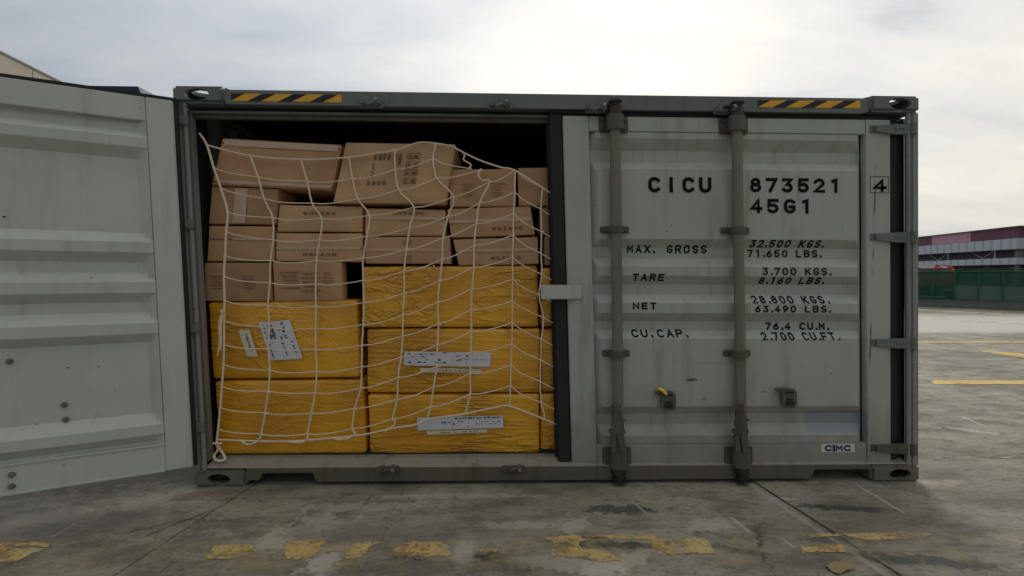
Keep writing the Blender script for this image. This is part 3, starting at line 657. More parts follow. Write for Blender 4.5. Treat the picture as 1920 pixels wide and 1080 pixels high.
def text_ribbons(txt, x0, z0, x1, z1, t, gap=.42, dotw=.42):
    adv = []; 
    for ch in txt: adv.append(dotw if ch == '.' else (1.15 if ch == ' ' else 1+gap))
    tot = sum(adv) - gap; u = (x1-x0)/tot; x = x0; res = []
    h = (z1-z0)-t; 
    for ch, a in zip(txt, adv):
        if ch in GL:
            wd = max(.2, 1)*u - t
            for pl in GL[ch]:
                res.append(strip([(x+t/2+q[0]*wd, z0+t/2+q[1]*h) for q in pl], t*(1.15 if ch == '.' else 1)))
        x += a*u
    return res
def lettering(items, ysurf, cuts, name, mat, parent, xf=lean):
    """items: (txt,px0,py0,px1,py1,thickness px)"""
    bm = bmesh.new(); k_ = 0
    for it in items:
        txt, px0, py0, px1, py1, t = it[:6]
        pm = (px0+px1)/2
        xa, _ = P(px0, (py0+py1)/2, YD); xb, _ = P(px1, (py0+py1)/2, YD); _, zt_ = P(pm, py0, YD); _, zb_ = P(pm, py1, YD)
        tm = t/256
        for vs, fs in text_ribbons(txt, xa, zb_, xb, zt_, tm, *(it[6:])):
            k_ = (k_+1) % 6
            v = [bm.verts.new((p.x, -k_*.00025, p.y)) for p in vs]
            for f in fs:
                try: bm.faces.new([v[i] for i in f])
                except Exception: pass
    for z in cuts:
        bmesh.ops.bisect_plane(bm, geom=bm.verts[:]+bm.edges[:]+bm.faces[:], plane_co=(0, 0, z), plane_no=(0, 0, 1))
    g = MB(xf)
    bm.verts.index_update()
    g.add([(v.co.x, v.co.y+ysurf(v.co.x, v.co.z), v.co.z) for v in bm.verts], [[v.index for v in f.verts] for f in bm.faces]); bm.free()
    return g.build(name, mat, parent)
ysf = lambda x, z: YD+.005+prof(BR_R, z)*PD-.0038
for it_ in ([('CICU', 1215, 332, 1334, 361, 6.6, .38), ('873521', 1406, 334, 1577, 361, 6.0, .36), ('45G1', 1407, 373, 1523, 400, 6.0, .36),
           ('MAX. GROSS', 1179, 459, 1331, 474, 3.0, .4, 1.1), ('TARE', 1187, 513, 1247, 527, 3.0, .38), ('NET', 1187, 567, 1231, 580, 3.0, .4), ('CU.CAP.', 1186, 619, 1296, 633, 3.0, .38, 1.0),
           ('32.500 KGS.', 1410, 450, 1550, 464, 2.9, .38, .62), ('71.650 LBS.', 1408, 468, 1548, 482, 2.7, .38, .62), ('3.700 KGS.', 1430, 502, 1558, 516, 2.7, .38, .62), ('8.160 LBS.', 1427, 520, 1550, 533, 2.9, .38, .62),
           ('28.800 KGS.', 1412, 555, 1556, 569, 2.7, .38, .62), ('63.490 LBS.', 1416, 573, 1557, 586, 2.7, .38, .62), ('76.4 CU.M.', 1442, 606, 1562, 620, 2.9, .38, .62), ('2.700 CU.FT.', 1430, 624, 1575, 638, 2.7, .38, .62)]):
    lettering([it_], ysf, [b[0] for b in BR_R], 'lettering', m_ink, door)
o = lettering([('4', 1637, 336, 1662, 360, 6)], lambda x, z: YD-.0015, [], 'check_digit', m_ink, door)
g = MB(); xa, zb_ = P(1632, 361, YD); xb, zt_ = P(1665, 332, YD)
e_ = .004
g.add([(xa-e_, YD-.0018, zb_-e_), (xb+e_, YD-.0018, zb_-e_), (xb+e_, YD-.0018, zt_+e_), (xa-e_, YD-.0018, zt_+e_), (xa, YD-.0018, zb_), (xb, YD-.0018, zb_), (xb, YD-.0018, zt_), (xa, YD-.0018, zt_)], [(i, (i+1) % 4, 4+(i+1) % 4, 4+i) for i in range(4)])
g.build('digit_frame', m_ink, door)
# maker's sticker
xa, zb_ = P(1540, 848, YD); xb, zt_ = P(1602, 832, YD)
M = Mat('sticker_white', .45); M.color(M.mix(M.noise(9, 4), (.72, .72, .66), (.58, .58, .52)))
g = MB(); g.box((xa, YD-.002, zb_), (xb, YD+.0022, zt_)); st = g.build('maker_sticker', M.m, door)
M = Mat('sticker_navy', .45); M.color((.02, .03, .16)); g = MB(); wd = (xb-xa)
wds = {'C': .24, 'I': .06, 'M': .22}; x = xa+wd*.09; kk = 0
for ch in 'CIMC':
    cw = wds[ch]*wd*.95; t = .0145
    for pl in GL[ch]:
        kk += 1
        vs, fs = strip([(x+t/2+q[0]*(cw-t), zb_+.015+q[1]*(zt_-zb_-.030)) for q in pl], t if ch != 'I' else .02)
        g.add([(p.x, YD-.0026-kk*.0002, p.y) for p in vs], fs)
    x += cw+wd*.025
g.build('sticker_logo', M.m, st)
# small scuffs on the door: black scrape marks
g = MB()
for px, py, a, b in ((1297, 712, .05, .010), (1320, 748, .018, .004), (1430, 735, .012, .006), (1560, 700, .010, .004), (1250, 434, .006, .005)):
    x, z = P(px, py, YD); g.add([(x-a, YD+.0025, z-b*.3), (x-a*.3, YD+.0025, z-b), (x+a, YD+.0025, z-b*.2), (x+a*.5, YD+.0025, z+b), (x-a*.5, YD+.0025, z+b*.6)], [(0, 1, 2, 3, 4)])
g.build('scuff_marks', m_brk, door)

# ------------------------------------------------------------------ open left door, seen from inside
LZ0, LZ1, LW = .183, 2.768, 2.62
g = MB(door_map)
g.box((0, -.05, LZ0), (.155, 0, LZ1), .006); g.box((LW-.16, -.05, LZ0), (LW, 0, LZ1), .006)
g.box((.154, -.048, 2.603), (LW-.159, -.002, LZ1-.001), .004); g.box((.154, -.048, LZ0+.001), (LW-.159, -.004, .372), .004)
panel_mesh(g, BR_L, .1535, LW-.1585, lambda d: -.043+d, ramp=.075, thick=-.004)
g.box((.157, -.010, .366), (LW-.162, .004, .377), .002); g.box((.157, -.012, LZ0-.002), (LW-.16, .004, LZ0+.010), .002)
ldoor = g.build('door', m_inner, cont, sharp=9, label='open left door seen from its pale inside')
g = MB(door_map); g.box((-.022, -.05, LZ0), (-.003, -.012, LZ1+.004), .003); g.box((-.02, -.046, LZ1+.001), (LW, -.010, LZ1+.024), .004); g.box((LW+.001, -.046, LZ0), (LW+.02, -.014, LZ1+.004))
g.box((-.02, -.075, LZ1-.02), (LW, -.052, LZ1+.018)); g.build('rubber_seal', m_rub, ldoor)
for i, z in enumerate((.44, 1.17, 1.92, 2.66)):
    g = MB(door_map); g.box((-.075, -.085, z-.035), (.20, -.055, z+.035), .006); g.build('hinge', m_frame, ldoor)
for px, py, base in ((11, 680, 1), (115, 762, 1), (118, 790, 1), (22, 890, 0), (22, 912, 0)):
    u, z = Dr(px, py); w_ = -.043 if base else -.004; g = MB(door_map)
    g.tube([(u, w_+.001, z), (u, w_+.008, z)], .018, 14); g.tube([(u, w_+.006, z), (u, w_+.016, z)], .010, 10)
    g.build('bolt_and_glint', m_frame, ldoor)
g = MB(door_map)
for px, py, a, b in ((121, 692, .010, .004), (180, 690, .012, .003), (0, 405, .010, .006), (170, 521, .006, .003), (47, 824, .03, .005)):
    u, z = Dr(px, py); w_ = -.0415 if py not in (521, 824) else -.0058+.001
    g.add([(u-a, w_, z), (u, w_, z-b), (u+a, w_, z), (u, w_, z+b)], [(0, 1, 2, 3)])
g.build('scuff_marks', m_steel, ldoor)

# ------------------------------------------------------------------ cargo
def softbox(quad, y0, depth, mat, name, label, cat, group, rr=.014, amp=.004, dens=.06, seed=0, bulge=.0, wr=0):
    c = [P(*p, y0) for p in quad]          # TL TR BR BL -> (x,z)
    TL, TR, BR, BL = [Vector(q) for q in c]
    Wd = ((TR-TL).length+(BR-BL).length)/2; Ht = ((TL-BL).length+(TR-BR).length)/2
    def axis(n_, r):
        k_ = max(3, int(n_/dens)); a = [0, r*.35, r] + [r+(n_-2*r)*i/k_ for i in range(1, k_)] + [n_-r, n_-r*.35, n_]; return a
    A, B, Cc = axis(Wd, rr), axis(Ht, rr), axis(depth, rr) if depth < .3 else [0, rr*.35, rr, depth*.33, depth*.66, depth-rr, depth]
    g = MB(); idx = {}; vs = []
    def vert(i, j, k_):
        key = (i, j, k_)
        if key in idx: return idx[key]
        p = Vector((A[i], Cc[k_], B[j])); dim = Vector((Wd, depth, Ht))
        q = Vector([min(max(p[n_], rr), dim[n_]-rr) for n_ in range(3)]); d = p-q
        if d.length > 1e-6: p = q + d.normalized()*rr
        u, v = p.x/Wd, p.z/Ht
        bx = (BL*(1-u)+BR*u)*(1-v) + (TL*(1-u)+TR*u)*v
        nv = Vector((bx.x*2.4+seed, p.y*2+seed*.3, bx.y*3.2)); d_ = amp*noise.noise(nv) + amp*.5*noise.noise(nv*2.7)
        if wr: d_ += wr*noise.noise(Vector((bx.x*3.2+seed, p.y, bx.y*17+bx.x*4*math.sin(seed)))) + wr*.6*noise.noise(Vector((bx.x*8, seed, bx.y*30)))
        e_ = 16*u*(1-u)*v*(1-v)
        y = y0+p.y - (bulge*e_ if p.y < depth*.5 else 0) + d_
        x = bx.x + (amp*noise.noise(nv+Vector((9, 0, 0))) if 0 < p.y < depth else amp*noise.noise(nv+Vector((9, 0, 0)))); z = bx.y + amp*.6*noise.noise(nv+Vector((0, 9, 0)))
        idx[key] = len(vs); vs.append((x, y, z)); return idx[key]
    fs = []; na, nb, nc = len(A)-1, len(B)-1, len(Cc)-1
    for i in range(na):
        for j in range(nb):
            for k_ in (0, nc): fs.append((vert(i, j, k_), vert(i+1, j, k_), vert(i+1, j+1, k_), vert(i, j+1, k_)))
    for i in range(na):
        for k_ in range(nc):
            for j in (0, nb): fs.append((vert(i, j, k_), vert(i+1, j, k_), vert(i+1, j, k_+1), vert(i, j, k_+1)))
    for j in range(nb):
        for k_ in range(nc):
            for i in (0, na): fs.append((vert(i, j, k_), vert(i, j+1, k_), vert(i, j+1, k_+1), vert(i, j, k_+1)))
    g.add(vs, fs, True)
    base = lean(((BL.x+BR.x)/2, y0+depth/2, min(BL.y, BR.y)))
    root = empty(name, base, label, cat, group)
    g.build('carton_body' if cat == 'cardboard box' else 'plastic_wrapping', mat, root)
    def at(u, v, off=.006):   # point on its front face, v up
        bx = (BL*(1-u)+BR*u)*(1-v) + (TL*(1-u)+TR*u)*v
        return (bx.x, y0-off-bulge*16*u*(1-u)*v*(1-v), bx.y)
    return root, at
def quadstrip(root, at, pts, mat, name, off=.006, n=10):
    """a thin sheet lying on the front face, pts = 4 (u,v) corners"""
    g = MB(); vs = []
    for j in range(3):
        for i in range(n+1):
            a, b = i/n, j/2
            u = (pts[0][0]*(1-a)+pts[1][0]*a)*(1-b)+(pts[3][0]*(1-a)+pts[2][0]*a)*b; v = (pts[0][1]*(1-a)+pts[1][1]*a)*(1-b)+(pts[3][1]*(1-a)+pts[2][1]*a)*b
            p = at(u, v, off); vs.append((p[0], p[1], p[2]))
    g.add(vs, [(j*(n+1)+i, j*(n+1)+i+1, (j+1)*(n+1)+i+1, (j+1)*(n+1)+i) for j in range(2) for i in range(n)], True)
    return g.build(name, mat, root)
def box_text(root, at, txt, u0, u1, v0, v1, t, mat, flip=False, name='printed_name'):
    g = MB(); kk = 0
    for vs, fs in text_ribbons(txt, 0, 0, 7.5, 1, .20, .5):
        kk += 1; q = []
        for p in vs:
            a, b = (1-p.x/7.5, 1-p.y) if flip else (p.x/7.5, p.y)
            o_ = at(u0+(u1-u0)*a, v0+(v1-v0)*b, .0070+kk*.00012); q.append(o_)
        g.add(q, fs)
    g.build(name, mat, root)
GC = 'brown cardboard cartons stacked inside the container'
def carton(quad, label, y=.17, depth=.62, mi=0, seed=0, tape=None, txt=None, flip=False, faint=None, **kw):
    root, at = softbox(quad, y, depth, m_carts[mi], 'cardboard_carton', label, 'cardboard box', GC, seed=seed, amp=.005, rr=.010, **kw)
    if tape:
        for (u0, u1, v0, v1) in tape: quadstrip(root, at, [(u0, v0), (u1, v0), (u1, v1), (u0, v1)], m_tape, 'tape', .0055)
        for (u0, u1, v0, v1) in tape:
            if u1-u0 > .5: vm = v0+(v1-v0)*.45; quadstrip(root, at, [(.005, vm-.012), (.995, vm-.012), (.995, vm+.012), (.005, vm+.012)], m_seam, 'flap_seam', .0048)
    if txt: box_text(root, at, 'MOZANO', *txt, .1, m_print, flip)
    if faint:
        for (uc, vc, sz) in faint:
            g = MB(); kk = 0
            for i in range(5):
                v_ = vc-sz*.5+sz*i/4.5; wd = sz*.35*random.uniform(.5, 1); kk += 1
                g.add([at(uc-wd, v_, .0068+kk*.0001), at(uc+wd*.9, v_, .0068+kk*.0001), at(uc+wd*.9, v_+sz*.07, .0068+kk*.0001), at(uc-wd, v_+sz*.07, .0068+kk*.0001)], [(0, 1, 2, 3)])
            g.build('faint_print', m_faint, root)
    return root, at
carton([(417, 259), (641, 271), (622, 357), (397, 346)], 'carton at the top left of the stack, sloping down to the right under scuffed tape', .15, .66, 0, 1, tape=[(.03, .98, .84, .97), (.06, .99, .04, .11)])
r2, a2 = carton([(648, 267), (854, 270), (836, 383), (624, 380)], 'largest carton, top of the stack, printed with black handling symbols and columns of text', .13, .70, 1, 2)
carton([(844, 318), (967, 316), (967, 387), (843, 388)], 'square carton just right of the big one with handling symbols, on the top row', .17, .6, 0, 3, faint=[(.28, .45, .35), (.72, .45, .35)])
carton([(971, 315), (1075, 313), (1075, 385), (972, 386)], 'carton at the top right, half hidden by the black door seal', .17, .6, 2, 4)
carton([(397, 349), (522, 354), (516, 421), (391, 420)], 'carton against the left wall, directly under the sloping top carton', .17, .30, 2, 5, tape=[(.36, .55, .03, .97)])
carton([(391, 423), (513, 425), (514, 490), (388, 490)], 'carton against the left wall, third from the top', .17, .62, 0, 6, tape=[(.38, .97, .60, .66)])
carton([(525, 384), (679, 387), (679, 435), (519, 434)], 'low carton below the dark gap, its print upside down along the top edge', .17, .62, 1, 7, txt=(.30, .68, .64, .76), flip=True)
carton([(518, 437), (679, 437), (679, 491), (517, 490)], 'low carton second column from the left, its print upright near its bottom edge', .168, .62, 1, 8, tape=[(.01, .98, .43, .54)], txt=(.32, .70, .20, .30))
carton([(382, 493), (504, 493), (511, 565), (382, 565)], 'carton at the left wall resting on the upper left yellow bale', .16, .62, 2, 9, faint=[(.22, .5, .35), (.68, .5, .35)])
carton([(511, 492), (640, 492), (643, 564), (515, 565)], 'carton with faint symbols, left of the narrow dark gap above the yellow bales', .165, .11, 0, 10, faint=[(.25, .55, .45), (.55, .5, .5), (.8, .6, .3)])
carton([(685, 391), (835, 393), (836, 442), (684, 442)], 'low carton under the big top carton, its print upside down near the top', .17, .62, 1, 11, tape=[(.01, .98, .60, .72)], txt=(.34, .72, .80, .90), flip=True)
carton([(684, 444), (843, 444), (845, 495), (684, 494)], 'low unprinted carton resting on the left of the top middle yellow bale', .165, .62, 3, 12, tape=[(.02, .97, .47, .57)], faint=[(.5, .8, .2), (.5, .2, .2)])
carton([(838, 392), (995, 387), (1004, 440), (846, 446)], 'skewed low carton in the third column, printed name clear under its tape', .16, .62, 0, 13, tape=[(.0, .98, .50, .62)], txt=(.50, .86, .20, .32))
carton([(849, 449), (1008, 444), (1010, 495), (860, 498)], 'skewed low carton resting on the right of the top middle yellow bale', .165, .62, 3, 14, tape=[(.02, .99, .50, .60)], txt=(.42, .78, .20, .31))
carton([(1013, 388), (1080, 388), (1080, 440), (1013, 440)], 'sliver of carton beside the black door seal, under the top right carton', .20, .6, 2, 15)
carton([(1021, 443), (1080, 443), (1080, 497), (1021, 497)], 'sliver of carton beside the black door seal, resting on the right-hand yellow bales', .20, .6, 2, 16)
# print on the large top carton
g = MB(); kk = 0
def blockmark(u, v, du, dv, n=3):
    global kk
    for i in range(n):
        kk += 1; v_ = v+dv*i/n; o_ = .0072+kk*.00003; j = random.uniform(.7, 1)
        g.add([a2(u, v_, o_), a2(u+du*j, v_, o_), a2(u+du*j, v_+dv/n*.62, o_), a2(u, v_+dv/n*.62, o_)], [(0, 1, 2, 3)])
for i in range(4): blockmark(.29+.04*i, .72, .026, .10, 4)
for v in (.62, .56, .49, .43): blockmark(.285, v, .024, .035, 2)
for i in range(4): blockmark(.27+.045*i, .30, .032, .07, 4)
blockmark(.475, .62, .018, .20, 9); blockmark(.51, .64, .03, .18, 7)
for v in (.74, .60, .47, .33):
    x0, x1 = .585, .70; t_ = .006
    for a, b, c_, d in ((x0, v, x1, v+t_*1.6), (x0, v+.085, x1, v+.085+t_*1.6), (x0, v, x0+t_*.7, v+.09), (x1-t_*.7, v, x1, v+.09)):
        kk += 1; o_ = .0072+kk*.00003; g.add([a2(a, b, o_), a2(c_, b, o_), a2(c_, d, o_), a2(a, d, o_)], [(0, 1, 2, 3)])
    blockmark(x0+.014, v+.02, .03, .05, 3)
    kk += 1; o_ = .0072+kk*.00003
    if v < .7: g.add([a2(x0+.055, v+.045, o_), a2(x1-.015, v+.02, o_), a2(x1-.015, v+.07, o_)], [(0, 1, 2)])
    else: blockmark(x0+.055, v+.02, .045, .05, 3)
g.build('handling_symbols', m_print, r2)

GB = 'yellow plastic-wrapped bales at the bottom of the load'
def bale(quad, label, mi, seed, y=.165, depth=.7):
    return softbox(quad, y, depth, m_wrap[mi], 'wrapped_bale', label, 'bale', GB, rr=.022, amp=.007, dens=.022, seed=seed, bulge=.012, wr=.0022)
b1 = bale([(388, 567), (668, 562), (675, 708), (398, 711)], 'upper left yellow bale with a tilted white sheet and a small cream slip', 0, 1.3)
b2 = bale([(402, 715), (681, 712), (687, 851), (409, 853)], 'lower left yellow bale with no paper on it, on the container floor', 1, 2.9)
b3 = bale([(677, 500), (1008, 498), (1010, 613), (681, 614)], 'top middle yellow bale, heavily creased, directly under the cartons', 2, 4.1)
b4 = bale([(687, 617), (1012, 616), (1013, 737), (688, 737)], 'second middle yellow bale with a level white sheet and cream slip', 3, 6.7)
b5 = bale([(689, 740), (1012, 739), (1011, 850), (692, 851)], 'bottom middle yellow bale with a slightly torn white sheet', 5, 8.3)
bale([(1014, 502), (1100, 502), (1100, 612), (1014, 613)], 'sliver of yellow bale beside the door seal, topmost of three', 4, 9.9, .19)
bale([(1015, 617), (1100, 617), (1100, 735), (1015, 736)], 'sliver of yellow bale beside the door seal, middle of three', 4, 11.9, .19)
bale([(1014, 739), (1100, 739), (1100, 849), (1013, 850)], 'sliver of yellow bale beside the door seal, lowest of three', 4, 13.1, .19)
# shipping papers stuck on the bales
def paper(root, quad, mat, y, rows, seed, rot=False, name='paper_label'):
    rnd = random.Random(seed); c = [P(*p, y) for p in quad]; TL, TR, BR, BL = [Vector(q) for q in c]
    def at(u, v, off=0):
        bx = (BL*(1-u)+BR*u)*(1-v)+(TL*(1-u)+TR*u)*v
        return (bx.x, y-off+.0015*noise.noise(Vector((bx.x*6, bx.y*9, seed))), bx.y)
    g = MB(); n = 12; m_ = 5
    g.add([at(i/n, j/m_) for j in range(m_+1) for i in range(n+1)], [(j*(n+1)+i, j*(n+1)+i+1, (j+1)*(n+1)+i+1, (j+1)*(n+1)+i) for j in range(m_) for i in range(n)], True)
    o = g.build(name, mat, root)
    g = MB(); kk = 0
    for r_ in rows:
        v, h, us, dens_ = r_
        u = us[0]
        while u < us[1]:
            l = rnd.uniform(.012, .05)
            if rnd.random() < dens_:
                kk += 1; hh = h*rnd.uniform(.5, 1); sl = rnd.uniform(-.3, .3)*h; of = .0022+kk*.00004
                pts = [(u, v), (min(us[1], u+l), v+sl), (min(us[1], u+l), v+sl+hh), (u, v+hh)]
                if rot: pts = [(1-q[1], q[0]) for q in pts]
                g.add([at(*q, of) for q in pts], [(0, 1, 2, 3)])
            u += l+rnd.uniform(.008, .03)
    if g.v: g.build('handwriting', m_pen, o)
    return o
R1 = [(.80, .07, (.04, .34), .9), (.62, .06, (.10, .32), .7), (.70, .10, (.60, .74), .7), (.42, .05, (.06, .34), .5), (.40, .10, (.38, .66), .35), (.48, .03, (.60, .97), .5), (.20, .12, (.05, .26), .8), (.20, .10, (.36, .62), .75), (.90, .07, (.38, .66), .35)]
R3 = [(.82, .12, (.44, .98), .75), (.60, .05, (.30, .56), .5), (.50, .12, (.28, .44), .6), (.38, .06, (.30, .45), .8), (.55, .07, (.68, .96), .5), (.36, .05, (.68, .96), .9), (.16, .09, (.36, .62), .4)]
paper(b1[0], [(484, 604), (543, 600), (568, 672), (508, 676)], m_paper, .140, [(.86, .05, (.05, .9), .7), (.72, .09, (.4, .9), .7), (.60, .12, (.55, .95), .8), (.42, .06, (.1, .8), .5), (.25, .10, (.5, .96), .8), (.12, .05, (.1, .5), .5)], 3, rot=True)
paper(b1[0], [(447, 619), (468, 618), (484, 669), (463, 668)], m_cream, .142, [(.35, .25, (.2, .85), .9)], 4, rot=True)
paper(b4[0], [(758, 659), (921, 661), (919, 688), (757, 685)], m_paper, .140, R1, 5)
paper(b4[0], [(788, 690), (902, 692), (902, 699), (787, 698)], m_cream, .142, [(.35, .25, (.2, .85), .8)], 6)
paper(b5[0], [(782, 783), (943, 779), (944, 802), (783, 807)], m_paper, .138, R3, 7)
paper(b5[0], [(800, 808), (913, 805), (914, 811), (801, 815)], m_cream, .142, [(.35, .25, (.2, .85), .8)], 8)

# ------------------------------------------------------------------ the net over the cargo
VC = [
 [(388,272),(401,315),(414,353),(427,398),(424,435),(422,480),(420,518.5),(421,564),(420,602),(420,646.5),(419,684),(416,725),(413,764.5),(409,805.5)],
 [(469,292),(484,332),(495,372),(511,408),(512,449.7),(507,489),(505.7,530.4),(502.6,572.5),(504.7,614),(503,654),(505.7,694.4),(502.5,733.7),(497,774),(489.6,814)],
 [(564,299),(576,340),(585,381),(603,410),(599.4,450.3),(593.3,489.6),(591.9,532.4),(592.3,575.2),(592,616),(592,655.3),(593.5,696.9),(591,736.8),(583.4,774.9),(576.5,814)],
 [(654,295),(661,335),(671,373),(692.5,404),(688,443),(681,484),(681,526),(682,567.5),(681,608.6),(678.5,647.5),(678,687.7),(676,728),(665,766),(660.5,804)],
 [(740,282),(741,318),(748,356),(776,389),(768,427),(762,468),(758,508.5),(758,549.5),(755.5,590.5),(755,630),(752,669.5),(746,708),(744.5,748.7),(736,785.7)],
 [(817,269),(812,298.5),(819,334),(850.5,369),(840,406),(831,445.5),(829,486.5),(824.5,526.5),(821,566.8),(822,607),(820,646.5),(818.6,688),(813,725.4),(807.7,763)],
 [None,(880,316),(902,318),(918,341),(899.5,380.5),(893,420),(889,460.5),(888.5,500.5),(885,541.5),(883.5,580.5),(884,622),(883,660),(881.7,700.5),(881.7,739)],
 [None,None,None,(966,320),(965,361),(962.7,401.5),(962,442),(961,483.3),(961,525),(960.5,565.5),(960.6,605.8),(959.8,646),(958.3,685.5),(957,724.3)],
 [None,None,None,(1017.5,352.5),(1014,392),(1015.6,434.5),(1014.5,475.5),(1016,514.5),(1011,553),(1019,595.6),(1015,636),(1013.7,675),(1013,715.4),(1015,755)],
 [None,None,None,(1042,368),(1046,412),(1048,452),(1050,494),(1052,534),(1052,574),(1054,614),(1055,656),(1056,697),(1058,738),(1058,776)]]
CY = [.085, .100, .105, .105, .10, .097, .093, .082, .10, .115]
def NP(c, px, py, dy=0): x, z = P(px, py, CY[c]+dy); return Vector((x, CY[c]+dy, z))
def cr(pts, sub=5):
    o = []; n = len(pts)
    for i in range(n-1):
        p0, p1, p2, p3 = pts[max(i-1, 0)], pts[i], pts[i+1], pts[min(i+2, n-1)]
        for k_ in range(sub):
            t = k_/sub; o.append(.5*((2*p1)+(p2-p0)*t+(2*p0-5*p1+4*p2-p3)*t*t+(3*p1-p0-3*p2+p3)*t**3))
    o.append(pts[-1]); return o
net = empty('cargo_net', lean((2.0, .1, .2)), 'white knotted cord net stretched over the boxes in the open doorway', 'net')
g = MB(); rnd = random.Random(3)
for c in range(1, 9):
    pts = [NP(c, *q) for q in VC[c] if q is not None]
    if c == 1: pts += [NP(1, 487, 822, -.004), NP(1, 478, 830, -.006), NP(1, 463, 833, -.006), NP(1, 453, 827, -.004)]
    if c == 2: pts += [NP(2, 577, 822, -.004), NP(2, 566, 829, -.006), NP(2, 552, 829, -.006), NP(2, 540, 828, -.004)]
    if c == 3: pts += [NP(3, 666, 812, -.004), NP(3, 655, 821, -.006), NP(3, 640, 824, -.006), NP(3, 627, 822, -.004)]
    if c == 4: pts += [NP(4, 741, 788), NP(4, 738, 798), NP(4, 722, 808)]
    if c == 5: pts += [NP(5, 802, 781)]
    if c == 6: pts = [NP(6, 900, 318), NP(6, 897, 330, -.01), NP(6, 905, 338, -.01)]+[NP(6, *q) for q in VC[6][3:]]+[NP(6, 872, 776)]
    if c == 7: pts += [NP(7, 956.3, 762)]
    if c == 8: pts += [NP(8, 1020, 774), NP(8, 1021.5, 786.6)]
    q = [p + Vector((rnd.uniform(-.0015, .0015), 0, rnd.uniform(-.001, .001))) for p in cr(pts)]
    g.tube(q, .0066 if c not in (7, 8) else .0058, 6)
for r_ in range(1, 14):
    row = [(c, VC[c][r_]) for c in range(10) if VC[c][r_] is not None]
    pts = []
    for i, (c, q) in enumerate(row):
        if i:
            c0, q0 = row[i-1]
            # a cord sags a little just after each knot
            a, b = NP(c0, *q0), NP(c, *q); sag = .010+rnd.uniform(0, .006) if c < 9 else .002
            for t, s_ in ((.2, .8), (.45, 1.0), (.75, .55)): p = a.lerp(b, t); p.z -= sag*s_; pts.append(p)
        pts.append(NP(c, *q))
    if r_ in (1, 2): pts = pts
    g.tube(cr(pts, 3), .0043, 6)
for c in range(0, 9):
    for r_ in range(14):
        if VC[c][r_] is None: continue
        p = NP(c, *VC[c][r_]); g.ball(p, .0092, 6)
        if rnd.random() < .6: g.tube([p, p+Vector((rnd.uniform(.008, .02), -.004, rnd.uniform(-.012, .004)))], .005, 5)
g.tube(cr([NP(5, 865, 283), NP(5, 871, 291), NP(5, 869, 299), NP(5, 876, 304), NP(5, 883, 309), NP(5, 880, 316)]), .006, 6)
g.build('cord_mesh', m_rope, net)
g = MB()
top = [NP(0, *VC[0][0])]+[NP(c, *VC[c][0]) for c in range(1, 5)]+[NP(5, 762, 275), NP(5, 786, 267.5), NP(5, 817, 269), NP(5, 845, 274), NP(5, 858, 280), NP(6, 877, 290), NP(6, 906, 303), NP(6, 940, 314), NP(7, 966, 320), NP(8, 1017.5, 352.5), NP(9, 1045, 370)]
g.tube(cr(top), .0068, 7)
left = [NP(0, 374, 250, .02)]+[NP(0, *q) for q in VC[0]]+[NP(0, 407, 824), NP(0, 407, 838)]
g.tube(cr(left), .0082, 8)
bot = [NP(0, 405, 824), NP(1, 454, 826), NP(2, 536, 827.5), NP(3, 627, 821), NP(3, 681, 815), NP(4, 737, 803), NP(4, 780, 796), NP(5, 802, 786), NP(5, 852, 779), NP(6, 872, 776), NP(6, 927, 764.5), NP(7, 956.3, 762), NP(8, 1021.5, 786.6), NP(9, 1050, 799)]
g.tube(cr(bot), .0068, 7)
loop = [NP(0, 410, 836), NP(0, 407, 846), NP(0, 402, 853), NP(0, 403, 861, -.03), NP(0, 412, 864, -.035), NP(0, 422, 861, -.03), NP(0, 419, 852), NP(0, 412, 842), NP(0, 408, 834)]
g.tube(cr(loop), .0085, 7); g.tube([NP(0, 400, 831, -.01), NP(0, 408, 832, -.015), NP(0, 416, 831, -.01)], .008, 6)
for i in range(6):
    a = NP(0, 417+rnd.uniform(-2, 3), 583+i*2, -.014); g.tube(cr([a, NP(0, 412+rnd.uniform(-3, 4), 610+rnd.uniform(-6, 6), -.02), NP(0, 414+rnd.uniform(-5, 3), 640, -.018), NP(0, 411+rnd.uniform(-4, 8), 668-i*4, -.014)]), .0045, 5)
g.ball(NP(0, 417, 584, -.012), .016, 8); g.build('border_rope', m_rope, net)

# ------------------------------------------------------------------ background, right: wall, fence, truck, building
M = Mat('low_wall_concrete', .85); M.color(M.mix(M.noise(2, 6, .65, M.map((1, 1, 3))), (.13, .13, .125), (.21, .205, .19))); m_wall = M.m
A = G(1725, 575); B = G(1920, 583); fd = Vector((B.x-A.x, B.y-A.y, 0)).normalized(); fn = Vector((-fd.y, fd.x, 0))
def wp(t, o, z): p = Vector((A.x, A.y, 0)) + fd*t + fn*o; return (p.x, p.y, z)
def wbox(g, t0, t1, o0, o1, z0, z1):
    g.add([wp(t, o, z) for z in (z0, z1) for o in (o0, o1) for t in (t0, t1)], [(0, 2, 3, 1), (4, 5, 7, 6), (0, 1, 5, 4), (2, 6, 7, 3), (0, 4, 6, 2), (1, 3, 7, 5)])
g = MB(ident); wbox(g, -26, 14, 0, .25, 0, .32); wbox(g, -26, 14, -.02, .27, .32, .36)
o = g.build('low_wall', m_wall); o['label'] = 'low grey concrete wall carrying the green mesh fence across the yard'; o['category'] = 'wall'
def tfor(px, py=540):            # distance along the wall seen at a pixel column
    d = ray(px, py); # intersect with vertical plane through A along fd
    n = Vector((fn.x, fn.y, 0)); t = (Vector((A.x, A.y, 0))+n*.12-CAM).dot(n)/d.dot(n); q = CAM+d*t
    return (Vector((q.x, q.y, 0))-Vector((A.x, A.y, 0))).dot(fd), q.z
tp = [tfor(p)[0] for p in (1790, 1832, 1881)]; dt_ = (tp[2]-tp[0])/2
fz = tfor(1800, 509)[1]
